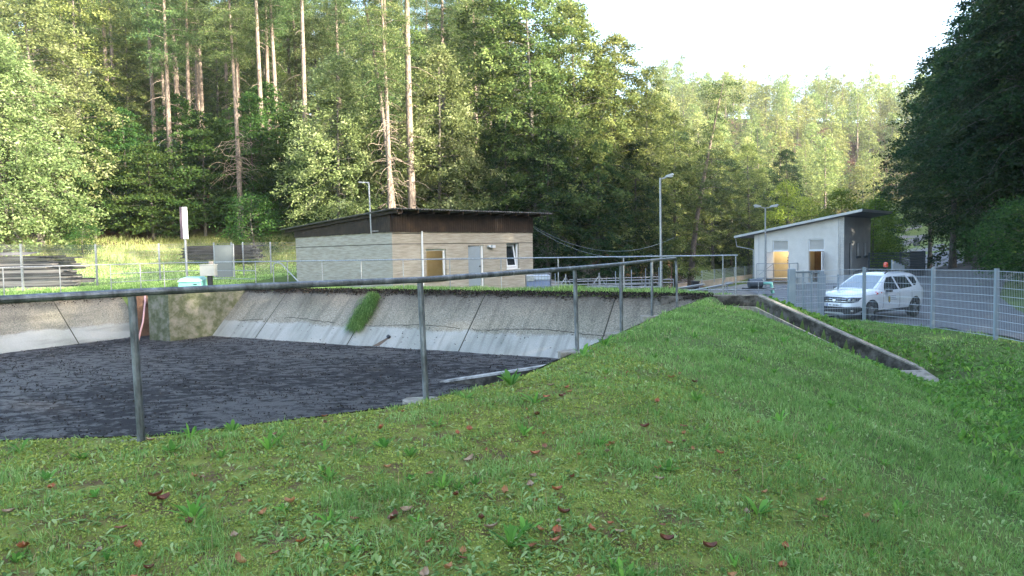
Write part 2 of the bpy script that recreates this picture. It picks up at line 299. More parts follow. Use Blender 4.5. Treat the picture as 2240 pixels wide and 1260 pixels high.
def groundmat():
    m = bpy.data.materials.new('ground_cover'); m.use_nodes = True; nt = m.node_tree; N = nt.nodes; L = nt.links; b = N['Principled BSDF']
    b.inputs['Roughness'].default_value = .95; b.inputs['Specular IOR Level'].default_value = .15
    g = N.new('ShaderNodeNewGeometry'); at = N.new('ShaderNodeAttribute'); at.attribute_name = 'zone'; sp = N.new('ShaderNodeSeparateColor'); L.new(at.outputs['Color'], sp.inputs[0])
    def ramp(scale, cols, pos, det=9):
        n = N.new('ShaderNodeTexNoise'); n.inputs['Scale'].default_value = scale; n.inputs['Detail'].default_value = det; n.inputs['Roughness'].default_value = .7; L.new(g.outputs['Position'], n.inputs[0])
        c = N.new('ShaderNodeValToRGB'); L.new(n.outputs['Fac'], c.inputs[0]); e = c.color_ramp.elements
        e[0].position = pos[0]; e[0].color = (*cols[0], 1); e[1].position = pos[-1]; e[1].color = (*cols[-1], 1)
        for p, q in zip(pos[1:-1], cols[1:-1]): k = e.new(p); k.color = (*q, 1)
        return c.outputs[0]
    def mix(f, a, c):
        x = N.new('ShaderNodeMix'); x.data_type = 'RGBA'; L.new(f, x.inputs[0]); L.new(a, x.inputs[6]); L.new(c, x.inputs[7]); return x.outputs[2]
    green = ramp(1.7, [(.06, .075, .025), (.09, .13, .035), (.13, .18, .05)], [.33, .5, .68])
    mossc = ramp(5, [(.09, .055, .035), (.12, .09, .035), (.16, .18, .04), (.23, .26, .055)], [.3, .42, .52, .72])
    forc = ramp(3, [(.02, .012, .008), (.06, .032, .02), (.16, .085, .05)], [.32, .5, .7])
    dryc = ramp(2, [(.12, .13, .03), (.26, .25, .08), (.42, .34, .16)], [.35, .5, .68])
    yardc = ramp(1.2, [(.14, .135, .12), (.22, .2, .18), (.3, .28, .25)], [.35, .5, .68])
    c = mix(sp.outputs[2], green, mossc); c = mix(sp.outputs[1], c, dryc); c = mix(sp.outputs[0], c, forc)
    c = mix(at.outputs['Alpha'], c, yardc)
    L.new(c, b.inputs['Base Color'])
    n2 = N.new('ShaderNodeTexNoise'); n2.inputs['Scale'].default_value = 30; n2.inputs['Detail'].default_value = 5; L.new(g.outputs['Position'], n2.inputs[0])
    bp = N.new('ShaderNodeBump'); bp.inputs['Strength'].default_value = .7; bp.inputs['Distance'].default_value = .04; L.new(n2.outputs[0], bp.inputs['Height']); L.new(bp.outputs[0], b.inputs['Normal'])
    return m
gm.materials.append(groundmat())
tag(link('ground', gm), kind='structure', label='grass bank, lawn and forest floor around the basin')

# ------------------------------------------------------------------ roads
def strip(name, left, right, mat, n=7, off=.035, step=.7):
    def res(pl, m):
        P = np.array(pl, float); s = np.concatenate([[0], np.cumsum(np.hypot(*np.diff(P, axis=0).T))]); t = np.linspace(0, s[-1], m)
        # parameterise by vertex index so that left/right stay matched
        k = np.linspace(0, len(P) - 1, m); return np.stack([np.interp(k, range(len(P)), P[:, 0]), np.interp(k, range(len(P)), P[:, 1])], 1)
    m = 40 * (len(left) - 1); Lp = res(left, m); Rp = res(right, m); t = np.linspace(0, 1, n)[None, :, None]
    G = Lp[:, None] * (1 - t) + Rp[:, None] * t; z = H(G[..., 0], G[..., 1]) + off
    V = np.concatenate([G, z[..., None]], -1).reshape(-1, 3); I = np.arange(m * n).reshape(m, n)
    q = np.stack([I[:-1, :-1], I[:-1, 1:], I[1:, 1:], I[1:, :-1]], -1).reshape(-1, 4)
    return link(name, mesh_np(name, V, q, mat=mat, smooth=True))
M['asphalt'] = nmat('worn_asphalt', [(.075, .078, .08), (.11, .112, .115), (.16, .155, .15)], 2.2, .85, .35, bscale=60, coord='Object')
M['asphalt_far'] = nmat('pale_asphalt', [(.15, .15, .15), (.2, .2, .2)], 2, .85, .2)
left = [(12.2, -20), (12.1, 2), (11.9, 12), (11.75, 18.5), (11.0, 21.2), (9.6, 22.2), (9.8, 25.5), (13.6, 28.5), (20, 33.5), (32, 55), (40, 70), (52, 92)]
right = [(18.6, -20), (18.2, 2), (17.8, 12), (17.8, 18), (18, 22), (18.4, 24), (19.5, 26.5), (21, 29.5), (24.5, 34), (38.5, 56), (48.5, 72), (62, 94)]
o = strip('road', left, right, M['asphalt'], 13, .04); tag(o, 'grey asphalt road curving past the fence', kind='structure')
o = strip('road', [(52, 92.3), (71, 125), (84, 151), (101, 182), (114, 207)], [(62, 94.3), (80, 124), (91, 149), (108, 179), (121, 204)], M['asphalt'], 9, .06); tag(o, 'far stretch of road rising between the trees', kind='structure')
o = strip('forecourt', [(10.2, 27.9), (13.2, 36), (14.5, 43), (21, 43.6)], [(15.0, 30.2), (19.4, 34.2), (21.5, 38), (25.8, 47)], M['asphalt_far'], 11, .03); tag(o, 'paved forecourt before the white building', kind='structure')

# ------------------------------------------------------------------ basin
def concmat():
    m = bpy.data.materials.new('basin_concrete'); m.use_nodes = True; nt = m.node_tree; N = nt.nodes; L = nt.links; b = N['Principled BSDF']; b.inputs['Roughness'].default_value = .9
    g = N.new('ShaderNodeNewGeometry'); sx = N.new('ShaderNodeSeparateXYZ'); L.new(g.outputs['Position'], sx.inputs[0])
    n = N.new('ShaderNodeTexNoise'); n.inputs['Scale'].default_value = 1.3; n.inputs['Detail'].default_value = 7; L.new(g.outputs['Position'], n.inputs[0])
    ad = N.new('ShaderNodeMath'); ad.operation = 'MULTIPLY_ADD'; ad.inputs[1].default_value = .34; L.new(n.outputs[0], ad.inputs[0]); L.new(sx.outputs[2], ad.inputs[2])
    mr = N.new('ShaderNodeMapRange'); mr.inputs['From Min'].default_value = -1.7; mr.inputs['From Max'].default_value = .15; L.new(ad.outputs[0], mr.inputs[0])
    cr = N.new('ShaderNodeValToRGB'); L.new(mr.outputs[0], cr.inputs[0]); e = cr.color_ramp.elements
    e[0].position = 0; e[0].color = (.2, .21, .205, 1); e[1].position = 1; e[1].color = (.055, .045, .035, 1)
    for p, c in ((.06, (.23, .235, .225)), (.375, (.25, .255, .24)), (.42, (.175, .165, .135)), (.62, (.165, .152, .122)), (.82, (.125, .112, .09)), (.92, (.09, .08, .065))): k = e.new(p); k.color = (*c, 1)
    v = N.new('ShaderNodeTexNoise'); v.inputs['Scale'].default_value = 26; v.inputs['Detail'].default_value = 3; L.new(g.outputs['Position'], v.inputs[0])
    c2 = N.new('ShaderNodeValToRGB'); L.new(v.outputs[0], c2.inputs[0]); q = c2.color_ramp.elements; q[0].position = .36; q[0].color = (.62, .62, .62, 1); q[1].position = .72; q[1].color = (1.7, 1.7, 1.7, 1)
    n3 = N.new('ShaderNodeTexNoise'); n3.inputs['Scale'].default_value = .7; n3.inputs['Detail'].default_value = 8; L.new(g.outputs['Position'], n3.inputs[0])
    c3 = N.new('ShaderNodeValToRGB'); L.new(n3.outputs[0], c3.inputs[0]); q = c3.color_ramp.elements; q[0].position = .35; q[0].color = (.78, .8, .76, 1); q[1].position = .65; q[1].color = (1.1, 1.08, 1.05, 1)
    def mul(a, c):
        x = N.new('ShaderNodeMix'); x.data_type = 'RGBA'; x.blend_type = 'MULTIPLY'; x.inputs[0].default_value = 1; L.new(a, x.inputs[6]); L.new(c, x.inputs[7]); return x
    # the aggregate speckle fades on the smooth lower band
    fz = N.new('ShaderNodeMapRange'); fz.inputs['From Min'].default_value = .36; fz.inputs['From Max'].default_value = .42; fz.inputs['To Min'].default_value = .15; fz.inputs['To Max'].default_value = .9; L.new(mr.outputs[0], fz.inputs[0])
    mp = N.new('ShaderNodeMapping'); mp.vector_type = 'TEXTURE'; mp.inputs['Rotation'].default_value = (0, 0, A0); mp.inputs['Scale'].default_value = (.35, 3.5, 3.5); L.new(g.outputs['Position'], mp.inputs[0])
    n4 = N.new('ShaderNodeTexNoise'); n4.inputs['Scale'].default_value = 1.6; n4.inputs['Detail'].default_value = 8; L.new(mp.outputs[0], n4.inputs[0])
    c4 = N.new('ShaderNodeValToRGB'); L.new(n4.outputs[0], c4.inputs[0]); q = c4.color_ramp.elements; q[0].position = .34; q[0].color = (.76, .76, .74, 1); q[1].position = .52; q[1].color = (1.05, 1.05, 1.04, 1)
    a1 = mul(cr.outputs[0], c2.outputs[0]); L.new(fz.outputs[0], a1.inputs[0]); a0 = mul(a1.outputs[2], c4.outputs[0]); a2 = mul(a0.outputs[2], c3.outputs[0]); L.new(a2.outputs[2], b.inputs['Base Color'])
    bp = N.new('ShaderNodeBump'); bp.inputs['Strength'].default_value = .5; bp.inputs['Distance'].default_value = .02; L.new(v.outputs[0], bp.inputs['Height']); L.new(bp.outputs[0], b.inputs['Normal'])
    return m
M['conc'] = concmat()
M['oldconc'] = nmat('mossy_old_concrete', [(.02, .018, .014), (.05, .045, .036), (.11, .1, .085), (.17, .16, .14)], 3.2, .95, .8, pos=[.34, .46, .56, .72], bscale=18)
M['joint'] = nmat('joint_filler', [(.02, .018, .015), (.04, .035, .03)], 8, .95)
M['boxconc'] = nmat('algae_stained_concrete', [(.05, .06, .03), (.09, .1, .055), (.15, .145, .11), (.2, .19, .155)], 1.8, .9, .4, pos=[.34, .46, .56, .7], stretch=(1.6, 1.6, 2), bscale=14, detail=12)
def slope(name, p0, p1, inn, joints, label, mat=None):
    """slab from rim p0->p1 (xy) falling 45 degrees towards inn (unit xy)"""
    root = thing(name, (*p0, -1.9), label, 'embankment wall'); p0 = np.array(p0); p1 = np.array(p1); inn = np.array(inn)
    L = np.linalg.norm(p1 - p0); d = (p1 - p0) / L; ts = [0] + joints + [L]
    for k in range(len(ts) - 1):
        a, b = ts[k] + .02, ts[k + 1] - .02; ns = max(2, int((b - a) / .25)); m = 10
        V = []; 
        for i in range(ns + 1):
            t = a + (b - a) * i / ns
            for j in range(m + 1):
                f = j / m * 2.0; q = p0 + d * t + inn * (f + (.0 if j else -.12)); V.append((q[0], q[1], .05 - f + (.01 if j == 0 else 0)))
        I = np.arange((ns + 1) * (m + 1)).reshape(ns + 1, m + 1); V = np.array(V) - np.array([*p0, -1.9])
        fq = np.stack([I[:-1, :-1], I[1:, :-1], I[1:, 1:], I[:-1, 1:]], -1).reshape(-1, 4)
        link('slab', mesh_np('slab', V, fq, mat=mat or M['conc']), root)
    for t in joints:
        q = p0 + d * t; e_ = q + inn * 1.98
        mb = MB(); mb.bar((q[0], q[1], .035), (e_[0], e_[1], -1.945), .03, .014); mb.build('joint', M['joint'], root)
    return root
slope('sloped_concrete_wall', uv(-23, 19.2), uv(-4.4, 19.2), -Vv, [2.4, 6.9, 11.4, 15.9], 'long sloping concrete basin wall below the brown roofed building')
slope('sloped_concrete_wall', uv(-27.5, 2), uv(-27.5, 16.6), U, [3, 7.5, 12], 'sloping concrete basin wall on the left below the timber stack')
mb = MB()
for a, b in (((-4.4, 19.2), (-4.15, 14)), ((-4.15, 14), (-3.8, 10)), ((-3.8, 10), (-3.52, 6.4)), ((-3.52, 6.4), (-3.84, 4.8)), ((-3.84, 4.8), (-4.9, 3.25)), ((-4.9, 3.25), (-5.95, 2.6)), ((-5.95, 2.6), (-7.4, 1.5)), ((-7.4, 1.5), (-12, .8)), ((-12, .8), (-27.4, .6))):
    A = np.array(uv(*a)); B = np.array(uv(*b)); d = (B - A) / np.linalg.norm(B - A); inn = np.array([d[1], -d[0]])
    mu, mv = touv(*((A + B) / 2 + inn)); 
    if mu > (a[0] + b[0]) / 2 and a[0] > -5: inn = -inn
    if a[0] < -5: inn = np.array(Vv) * .95 + np.array(U) * -.2
    V = [(*(A + inn * .02), .0), (*(B + inn * .02), .0), (*(B + inn * 2.1), -2.02), (*(A + inn * 2.1), -2.02)]
    mb.add(V, [(0, 1, 2, 3)])
tag(mb.build('sloped_concrete_wall', M['conc']), 'near concrete basin slope under the foreground handrail', 'embankment wall')
# crack and spall marks on the lower band of the far slope
def crack(u0, u1, zz, seed):
    rr = random.Random(seed); P = []; u = u0; z = zz
    while u < u1:
        f = .05 - z; x, y = uv(u, 19.2 - f + .0); P.append((x, y, z + .004)); u += rr.uniform(.06, .2); z = zz + .05 * math.sin(u * 1.3 + seed) + rr.uniform(-.015, .015)
    return P
for i, (a, b, zz, lab) in enumerate([(-16.0, -11.8, -1.06, 'thin crack on the far slope right of the hanging grass tuft'), (-11.5, -5.0, -1.04, 'long thin crack on the right part of the far slope'), (-19.8, -17.2, -1.0, 'short crack on the far slope left of the hanging grass tuft'), (-22.2, -20.8, -1.1, 'short crack at the left end of the far slope')]):
    P = crack(a, b, zz, i); tag(MB().tube(P, [random.uniform(.006, .013) for _ in P], 4).build('wall_crack', M['joint']), lab, 'crack')
mb = MB()
for i in range(110):
    u = random.uniform(-22, -5); z = random.choice([-1.05 - abs(random.gauss(0, .25)), random.uniform(-1.6, -1.0)]); z = max(z, -1.62); x, y = uv(u, 19.2 - (.05 - z)); k_ = random.uniform(.012, .05); d_ = Vector((U[0], U[1], 0)) * k_ + Vector((-Vv[0], -Vv[1], -1)) * k_ * random.uniform(-.5, .5)
    mb.bar(Vector((x, y, z + .004)), Vector((x, y, z + .004)) + d_, k_ * .6, .012)
tag(mb.build('mud_specks', M['joint']), 'dark mud specks on the pale lower band of the far slope', kind='stuff')
x, y = uv(-14.5, 19.2 - 1.42); x2, y2 = uv(-14.75, 19.2 - 1.74); root = thing('drain_outlet', (x, y, -1.4), 'small dark drain outlet with a brown streak low on the far slope', 'drain')
MB().tube([(x, y, -1.45), (x - Vv[0] * .12, y - Vv[1] * .12, -1.36)], .06, 10).build('pipe_end', M['black'], root)
MB().add([(x - .05, y - .05, -1.395), (x + .05, y - .05, -1.395), (x2 + .22, y2, -1.675), (x2 - .2, y2, -1.675)], [(0, 3, 2, 1)]).build('stain', nmat('brown_stain', [(.07, .05, .035), (.13, .1, .08)], 5, .6), root)
# sludge
def sludgemat():
    m = bpy.data.materials.new('dark_sludge'); m.use_nodes = True; nt = m.node_tree; N = nt.nodes; L = nt.links; b = N['Principled BSDF']; b.inputs['Specular IOR Level'].default_value = .2
    g = N.new('ShaderNodeNewGeometry'); mp = N.new('ShaderNodeMapping'); mp.inputs['Rotation'].default_value = (0, 0, R(-8)); mp.inputs['Scale'].default_value = (1.1, 1.7, 1); L.new(g.outputs['Position'], mp.inputs[0])
    n = N.new('ShaderNodeTexNoise'); n.inputs['Scale'].default_value = 2.4; n.inputs['Detail'].default_value = 14; n.inputs['Roughness'].default_value = .72; L.new(mp.outputs[0], n.inputs[0])
    n5 = N.new('ShaderNodeTexNoise'); n5.inputs['Scale'].default_value = .22; n5.inputs['Detail'].default_value = 3; L.new(g.outputs['Position'], n5.inputs[0])
    ad = N.new('ShaderNodeMath'); ad.operation = 'MULTIPLY_ADD'; ad.inputs[1].default_value = .35; L.new(n5.outputs[0], ad.inputs[0]); L.new(n.outputs[0], ad.inputs[2])
    cr = N.new('ShaderNodeValToRGB'); L.new(ad.outputs[0], cr.inputs[0]); e = cr.color_ramp.elements
    e[0].position = .58; e[0].color = (.06, .057, .056, 1); e[1].position = .82; e[1].color = (.012, .012, .014, 1); k = e.new(.66); k.color = (.042, .04, .04, 1); k = e.new(.71); k.color = (.015, .014, .014, 1)
    L.new(cr.outputs[0], b.inputs['Base Color'])
    r2 = N.new('ShaderNodeMapRange'); r2.inputs['From Min'].default_value = .64; r2.inputs['From Max'].default_value = .72; r2.inputs['To Min'].default_value = .55; r2.inputs['To Max'].default_value = .9; L.new(ad.outputs[0], r2.inputs[0]); L.new(r2.outputs[0], b.inputs['Roughness'])
    n2 = N.new('ShaderNodeTexNoise'); n2.inputs['Scale'].default_value = 22; n2.inputs['Detail'].default_value = 6; n2.inputs['Roughness'].default_value = .7; L.new(g.outputs['Position'], n2.inputs[0])
    s2 = N.new('ShaderNodeMath'); s2.operation = 'ADD'; L.new(n2.outputs[0], s2.inputs[0]); L.new(ad.outputs[0], s2.inputs[1])
    bp = N.new('ShaderNodeBump'); bp.inputs['Strength'].default_value = .6; bp.inputs['Distance'].default_value = .035; L.new(s2.outputs[0], bp.inputs['Height']); L.new(bp.outputs[0], b.inputs['Normal'])
    return m
cx, cy = uv(-15.5, 9.5); su = np.arange(-27.6, -2.9, .25); sv = np.arange(.2, 18.4, .25)
SU, SV = np.meshgrid(su, sv); X = U[0] * SU + Vv[0] * SV; Y = U[1] * SU + Vv[1] * SV
Z = SL + .012 * np.sin(X * 2.1 + Y) * np.sin(Y * 1.7) + rng.normal(0, .004, X.shape); I = np.arange(X.size).reshape(X.shape)
q = np.stack([I[:-1, :-1], I[:-1, 1:], I[1:, 1:], I[1:, :-1]], -1).reshape(-1, 4)
tag(link('sludge', mesh_np('sludge', np.stack([X.ravel(), Y.ravel(), Z.ravel()], 1), q, mat=sludgemat(), smooth=True)), 'dark grey crusted sludge filling the basin', kind='structure')
# ramp wall rising out of the sludge
a = uv(-9.3, 13.4); b = uv(-4.6, 13.4); c = uv(-4.6, 13.2); d = uv(-9.3, 13.2)
rr = MB().prism([a, b, c, d], [-2.0] * 4, [SL - .02, -.78, -.78, SL - .02]); root = thing('ramp_wall', (*a, -2), 'thin tapering concrete ramp wall poking out of the sludge beside the grass bank', 'ramp wall')
rr.build('wall', M['oldconc'], root)
nrm = Vector((a[0] - b[0], a[1] - b[1], 0)).normalized()
MB().bar((*((np.array(a) + d) / 2), SL + .0), (*((np.array(b) + c) / 2), -.76), .26, .05).build('coping', nmat('pale_worn_concrete', [(.1, .1, .095), (.3, .29, .27), (.45, .44, .42)], 4, .9, .4, pos=[.35, .5, .65]), root)
# corner intake structure
u0, u1, v0, v1 = -24.2, -23.0, 15.7, 20.2
root = thing('intake_chamber', (*uv(u0, v0), -2), 'algae stained concrete chamber in the far left corner of the basin', 'concrete chamber')
MB().prism([uv(u0, v0), uv(u1, v0), uv(u1, v1), uv(u0, v1)], -2.2, .02).build('wall', M['boxconc'], root)
MB().prism([uv(-27.8, 17.6), uv(u0 - .003, 17.6), uv(u0 - .003, v1), uv(-27.8, v1)], -2.2, .015).build('back_wall', M['boxconc'], root)
MB().prism([uv(-26.0, 16.2), uv(-25.75, 16.2), uv(-25.75, 17.597), uv(-26.0, 17.597)], -2.2, .0).build('side_wall', nmat('rust_stained_concrete', [(.1, .055, .035), (.2, .12, .08)], 3, .9, .3), root)
mb = MB(); 
for vv in (16.6, 17.2): mb.tube([(*uv(-25.7, vv), -.35), (*uv(-24.2, vv), -.35)], .13, 12)
mb.build('pipe', M['rust'], root, smooth='auto')
mb = MB(); a = np.array(uv(-25.3, 16.9))
MB().box((*a, -.15), (.55, .06, .45), A0).build('shutter_plate', M['box_grey'], root); MB().box((*a, -.95), (.55, .06, .55), A0).build('shutter_plate', M['box_grey'], root)
h0 = uv(-24.75, 15.95); h1 = uv(-24.2, 15.25)
tag(MB().tube([(h0[0], h0[1], .1), (h0[0] + .05, h0[1] - .1, -.3), ((h0[0] + h1[0]) / 2 + .05, (h0[1] + h1[1]) / 2, -1), (*h1, -1.68)], .035, 8).build('hose', M['pink'], smooth=True), 'pale pink hose hanging over the basin edge into the sludge', 'hose')

# wing wall + curb + outlet slab
root = thing('wing_wall', (WALL[1][0], WALL[1][1], -1.2), 'dark mossy concrete wing wall running down the bank beside the gutter', 'retaining wall')
def wallseg(P, Q, th, zlow, mat, name, top=0, lip=.0):
    P = Vector(P); Q = Vector(Q); d = (Q - P); d.z = 0; d.normalize(); n = Vector((-d.y, d.x, 0)) * th
    poly = [(P.x, P.y), (Q.x, Q.y), (Q.x + n.x, Q.y + n.y), (P.x + n.x, P.y + n.y)]
    return MB().prism(poly, [P.z - zlow, Q.z - zlow, Q.z - zlow, P.z - zlow], [P.z + top, Q.z + top, Q.z + top, P.z + top])
wallseg((4.2, 19.28, -.0), (6.75, 18.72, .0), .16, 1.6, 0, '').build('upper_wall', M['oldconc'], root)
wallseg((6.753, 18.715, 0), (9.25, 15.43, -1.53), .16, .9, 0, '').build('sloping_wall', M['oldconc'], root)
M['edgeconc'] = nmat('pale_coping', [(.1, .09, .07), (.22, .2, .165), (.34, .31, .26)], 7, .9, .4)
wallseg((6.72, 18.75, .03), (9.27, 15.4, -1.5), .19, .035, 0, '').build('coping', M['edgeconc'], root)
wallseg((5.3, 19.06, .03), (6.75, 18.75, .03), .19, .035, 0, '').build('coping', M['edgeconc'], root)
wallseg((5.25, 19.0, .02), (5.45, 18.95, .02), .4, 1.2, 0, '').build('pier', nmat('black_stained_concrete', [(.008, .008, .007), (.02, .018, .015)], 5, .9, .3), root)
mb = MB(); 
mb.prism([(5.9, 18.25), (6.45, 18.12), (8.75, 15.05), (8.68, 14.99), (6.40, 18.04), (5.88, 18.17)][::1], [-.8, -.8, -2, -2, -.8, -.8], [-.22, -.24, -1.68, -1.68, -.24, -.22]); mb.build('curb', M['edgeconc'], root)
sl_ = [(8.75, 15.35), (9.3, 15.38), (9.0, 14.1), (8.2, 14.5)]
MB().prism(sl_, [-1.9] * 4, [-1.5, -1.5, -1.58, -1.58]).build('outlet_slab', M['edgeconc'], root)

# ------------------------------------------------------------------ railings
def railing(pts, posts, h, rails, r, mat, label, name='handrail', group=None, endbend=None, rr=None, sink=.15):
    root = thing(name, tuple(pts[0]), label, 'railing', group)
    for k, f in enumerate(rails):
        P = [(p[0], p[1], p[2] + f) for p in pts]
        if endbend and k == 0: P = P + [(p[0], p[1], p[2]) for p in endbend]
        MB().tube(P, rr or r, 10).build('top_rail' if k == 0 else 'rail', mat, root, smooth='auto')
    for p in posts:
        MB().tube([(p[0], p[1], p[2] - sink), (p[0] + (p[3] if len(p) > 3 else 0), p[1], p[2] + h)], r * .96, 10).build('post', mat, root, smooth='auto')
    return root
NP = [(-2.74, 4.97, .0, -.02), (-.81, 6.27, 0, -.03), (.86, 9.13, 0, -.02), (1.75, 10.99, 0, 0), (2.8, 13.7, 0, 0)]
top = [(-4.05, 3.3), (-3.3, 4.33), (-2.74, 4.97), (-2.0, 5.6), (-.81, 6.27), (.86, 9.13), (1.75, 10.99), (2.8, 13.7), (3.86, 16.2)]
rail_root = railing([(x, y, 0) for x, y in top], NP, 1.10, [1.12], .029, M['zinc_dark'], 'foreground pipe handrail on the bank above the sludge basin',
        endbend=[(3.9, 16.3, 1.105), (3.92, 16.36, 1.05), (3.93, 16.36, .9), (3.95, 16.38, -.2)])
for p in NP:
    s = MB(); n = 10; P = []
    for i in range(n):
        t = 6.283 * i / n; r_ = random.uniform(.13, .2); P.append((p[0] - .02 + math.cos(t) * r_ * 1.3, p[1] + math.sin(t) * r_))
    s.prism(P, -.2, .012); s.build('footing', M['edgeconc'], rail_root)
# railing round the far rim
fr = [(-16.9, 26.4)]
def R3(u, v): x, y = uv(u, v); return (x, y, 0)
ptsL = [R3(-27.65, -2), R3(-27.65, 8), R3(-27.65, 19.75), R3(-24.5, 19.85), R3(-22.6, 19.75), R3(-14, 19.72), R3(-8, 19.7), R3(-3.75, 19.75)]
def at_px(px, pts):
    """posts where a sight line of known bearing meets the railing's plan"""
    s = (px - 1120) / FPX
    for a, b in zip(pts[:-1], pts[1:]):
        fa = a[0] - s * a[1]; fb = b[0] - s * b[1]
        if fa * fb <= 0: t = fa / (fa - fb); return (a[0] + (b[0] - a[0]) * t, a[1] + (b[1] - a[1]) * t, 0)
railing(ptsL, [at_px(p, ptsL) for p in (8, 132, 243, 308, 360, 459, 560, 630, 706, 791, 883, 985, 1097, 1222, 1365)] + [R3(-4.15, 19.75), R3(-3.8, 19.75)], 1.1, [1.12], .02, M['zinc'], 'long galvanised handrail round the far rim of the basin', sink=.3)
g3 = [at_px(p, ptsL) for p in (243, 308, 360)]; g4 = [at_px(p, ptsL) for p in (360, 459, 560)]
for f in (.4, .75):
    MB().tube([(p[0], p[1], p[2] + f) for p in g3 + [ptsL[2]] + g4[1:]], .014, 8).build('mid_rail', M['zinc'], bpy.data.objects['handrail.001'])
a = at_px(603, ptsL); 
tag(MB().tube([(a[0], a[1] - .2, -.1), (a[0], a[1] - .2, .95), (a[0] + .05, a[1] - .2, 1.05), (a[0] + .2, a[1] - .22, 1.08), (a[0] + .35, a[1] - .25, 1.02), (a[0] + 1.15, a[1] - .7, .3), (a[0] + 1.25, a[1] - .8, .15), (a[0] + 1.25, a[1] - .8, -.2)], .022, 8).build('ladder_handle', M['zinc'], smooth='auto'), 'bent tubular ladder handle standing at the far rim left of the brown building', 'ladder handle')

# ------------------------------------------------------------------ mesh fences
M['wire'] = flat('glint_pale_wire', (.42, .46, .5), .45, .2)  # wire glint put into a colour paler than the posts
M['wire_dull'] = flat('dull_zinc_wire', (.16, .18, .2), .6, .2)
def mesh_panel(p, q, h, mat, root, dz=.05, vs=.05, hs=.2, wr=.0032, name='mesh_panel', off=.05):
    p = Vector(p); q = Vector(q); L = (q - p).length; mb = MB(); n = max(2, int(L / vs))
    nh = int(round(h / hs)) + 1
    for i in range(n + 1):
        a = p.lerp(q, i / n); a.z += off; mb.tube([a, a + Vector((0, 0, h - off))], wr, 3, False)
    for k in range(nh):
        z = off + (h - off) * k / (nh - 1)
        mb.tube([p + Vector((0, 0, z)), q + Vector((0, 0, z))], wr * 2.1, 4, False)
    return mb.build(name, mat, root)
def fence(P, h, label, mat, post=.035, name='mesh_fence', over=.06, vs=.05, wr=.0032, sq=True):
    root = thing(name, P[0], label, 'fence')
    for p in P:
        mb = MB(); mb.box((p[0], p[1], p[2] + (h + over) / 2 - .15), (post * 2, post * 1.5, h + over + .3)); mb.build('post', mat, root)
        
    for a, b in zip(P[:-1], P[1:]): mesh_panel(a, b, h, (M['wire'] if wr < .006 and P[0][0] > 0 else M['wire_dull'] if wr < .006 else mat), root, vs=vs, wr=wr)
    return root
def G(x, y, dz=0): return (x, y, H1(x, y) + dz)
fence([(8.45, 20.62, -1.02), (10.6, 20.6, -.99), (11.35, 18.45, -.97), (11.4, 16.1, -.93), (11.5, 13.7, -.97), (11.6, 11.3, -1.0), (11.65, 8.9, -1.1)], 1.6, 'grey wire mesh fence on the right between grass and road', M['fence'], .042, wr=.0026)
fence([G(-22.0, 25.5), G(-21.4, 30), G(-20.8, 34.4), G(-20.3, 39.6), G(-17.6, 40.7), G(-16.9, 41.5)], 2.03, 'tall wire mesh fence on the left behind the basin', M['zinc'], .04, wr=.0019)
fence([G(-16.4, 42), G(-15.7, 44.8), G(-9, 45.6)], 2.03, 'wire mesh fence between the grey sheet and the brown roofed building', M['zinc'], .04, wr=.0019)
# solid grey sheet closing the gap
p0, p1 = G(-16.9, 41.4), G(-16.0, 42.6); root = thing('gate_sheet', p0, 'narrow solid grey sheet gate standing in the left mesh fence', 'gate')
MB().bar((-17.45, 40.4, 1.05), (-16.5, 40.6, 1.05), .03, 1.95).build('sheet', flat('dull_grey_sheet', (.11, .13, .135), .6), root)
MB().tube([(-16.42, 40.6, -.2), (-16.42, 40.6, 2.1)], .05, 8).build('post', M['zinc'], root)
fp = [(11.5, 70, -2.8), (14.6, 74, -2.82), (18.6, 79, -2.84), (23.3, 84, -2.85), (26, 88, -2.85), (28.6, 92, -2.85), (31.2, 96, -2.85), (34, 100, -2.85), (36.8, 104, -2.85), (40, 108, -2.85)]
fence(fp, 1.25, 'distant low mesh fence on the beige retaining wall', M['fence'], .05, vs=.2, wr=.007)
root = thing('retaining_wall', fp[2], 'beige concrete retaining wall left of the white building', 'retaining wall')
M['beige'] = nmat('beige_concrete', [(.24, .21, .17), (.3, .265, .22), (.36, .32, .27)], .8, .9, .2)
wallseg((14, 73.2, -2.85), (40, 108, -2.85), -.3, 3, 0, '').build('wall', M['beige'], root)

# gate
root = thing('swing_gate', (8.45, 20.6, -1.1), 'open grey mesh swing gate leaf left of the white car', 'gate')
MB().box((8.42, 20.62, -.2), (.2, .14, 1.72)).build('gate_post', M['fence'], root, bevel=.01)
ga, gb = Vector((8.52, 20.75, -.95)), Vector((10.3, 22.9, -1.05)); mb = MB()
for z in (.05, 1.5): mb.bar(ga + Vector((0, 0, z)), gb + Vector((0, 0, z)), .05, .06)
for t in (.02, .35, .66, .98): q = ga.lerp(gb, t); mb.bar(q + Vector((0, 0, .0)), q + Vector((0, 0, 1.55)), .05, .05)
mb.build('leaf_frame', M['fence'], root); mesh_panel(ga, gb, 1.5, M['fence'], root, wr=.0034)
MB().box((11.15, 24.7, -.42), (.17, .17, 1.7)).build('gate_post', M['fence'], root, bevel=.01)
fence([(11.3, 24.75, -1.25), (12.0, 25.2, -1.3), (14.2, 27.8, -1.35)], 1.5, 'grey mesh fence behind the white car running towards the white building', M['fence'], .03, wr=.004)
mb = MB(); root = thing('lattice_gate', (15.5, 28.5, -1.3), 'grey sliding gate section with a sloping stepped top behind the car roof', 'gate')
q0, q1 = Vector((17.2, 31.0, -1.3)), Vector((19.8, 34.6, -1.3))
for i in range(30):
    t = i / 29; q = q0.lerp(q1, t); mb.bar(q, q + Vector((0, 0, 1.86 - .36 * t + (.06 if i % 7 == 0 else 0))), .03, .08)
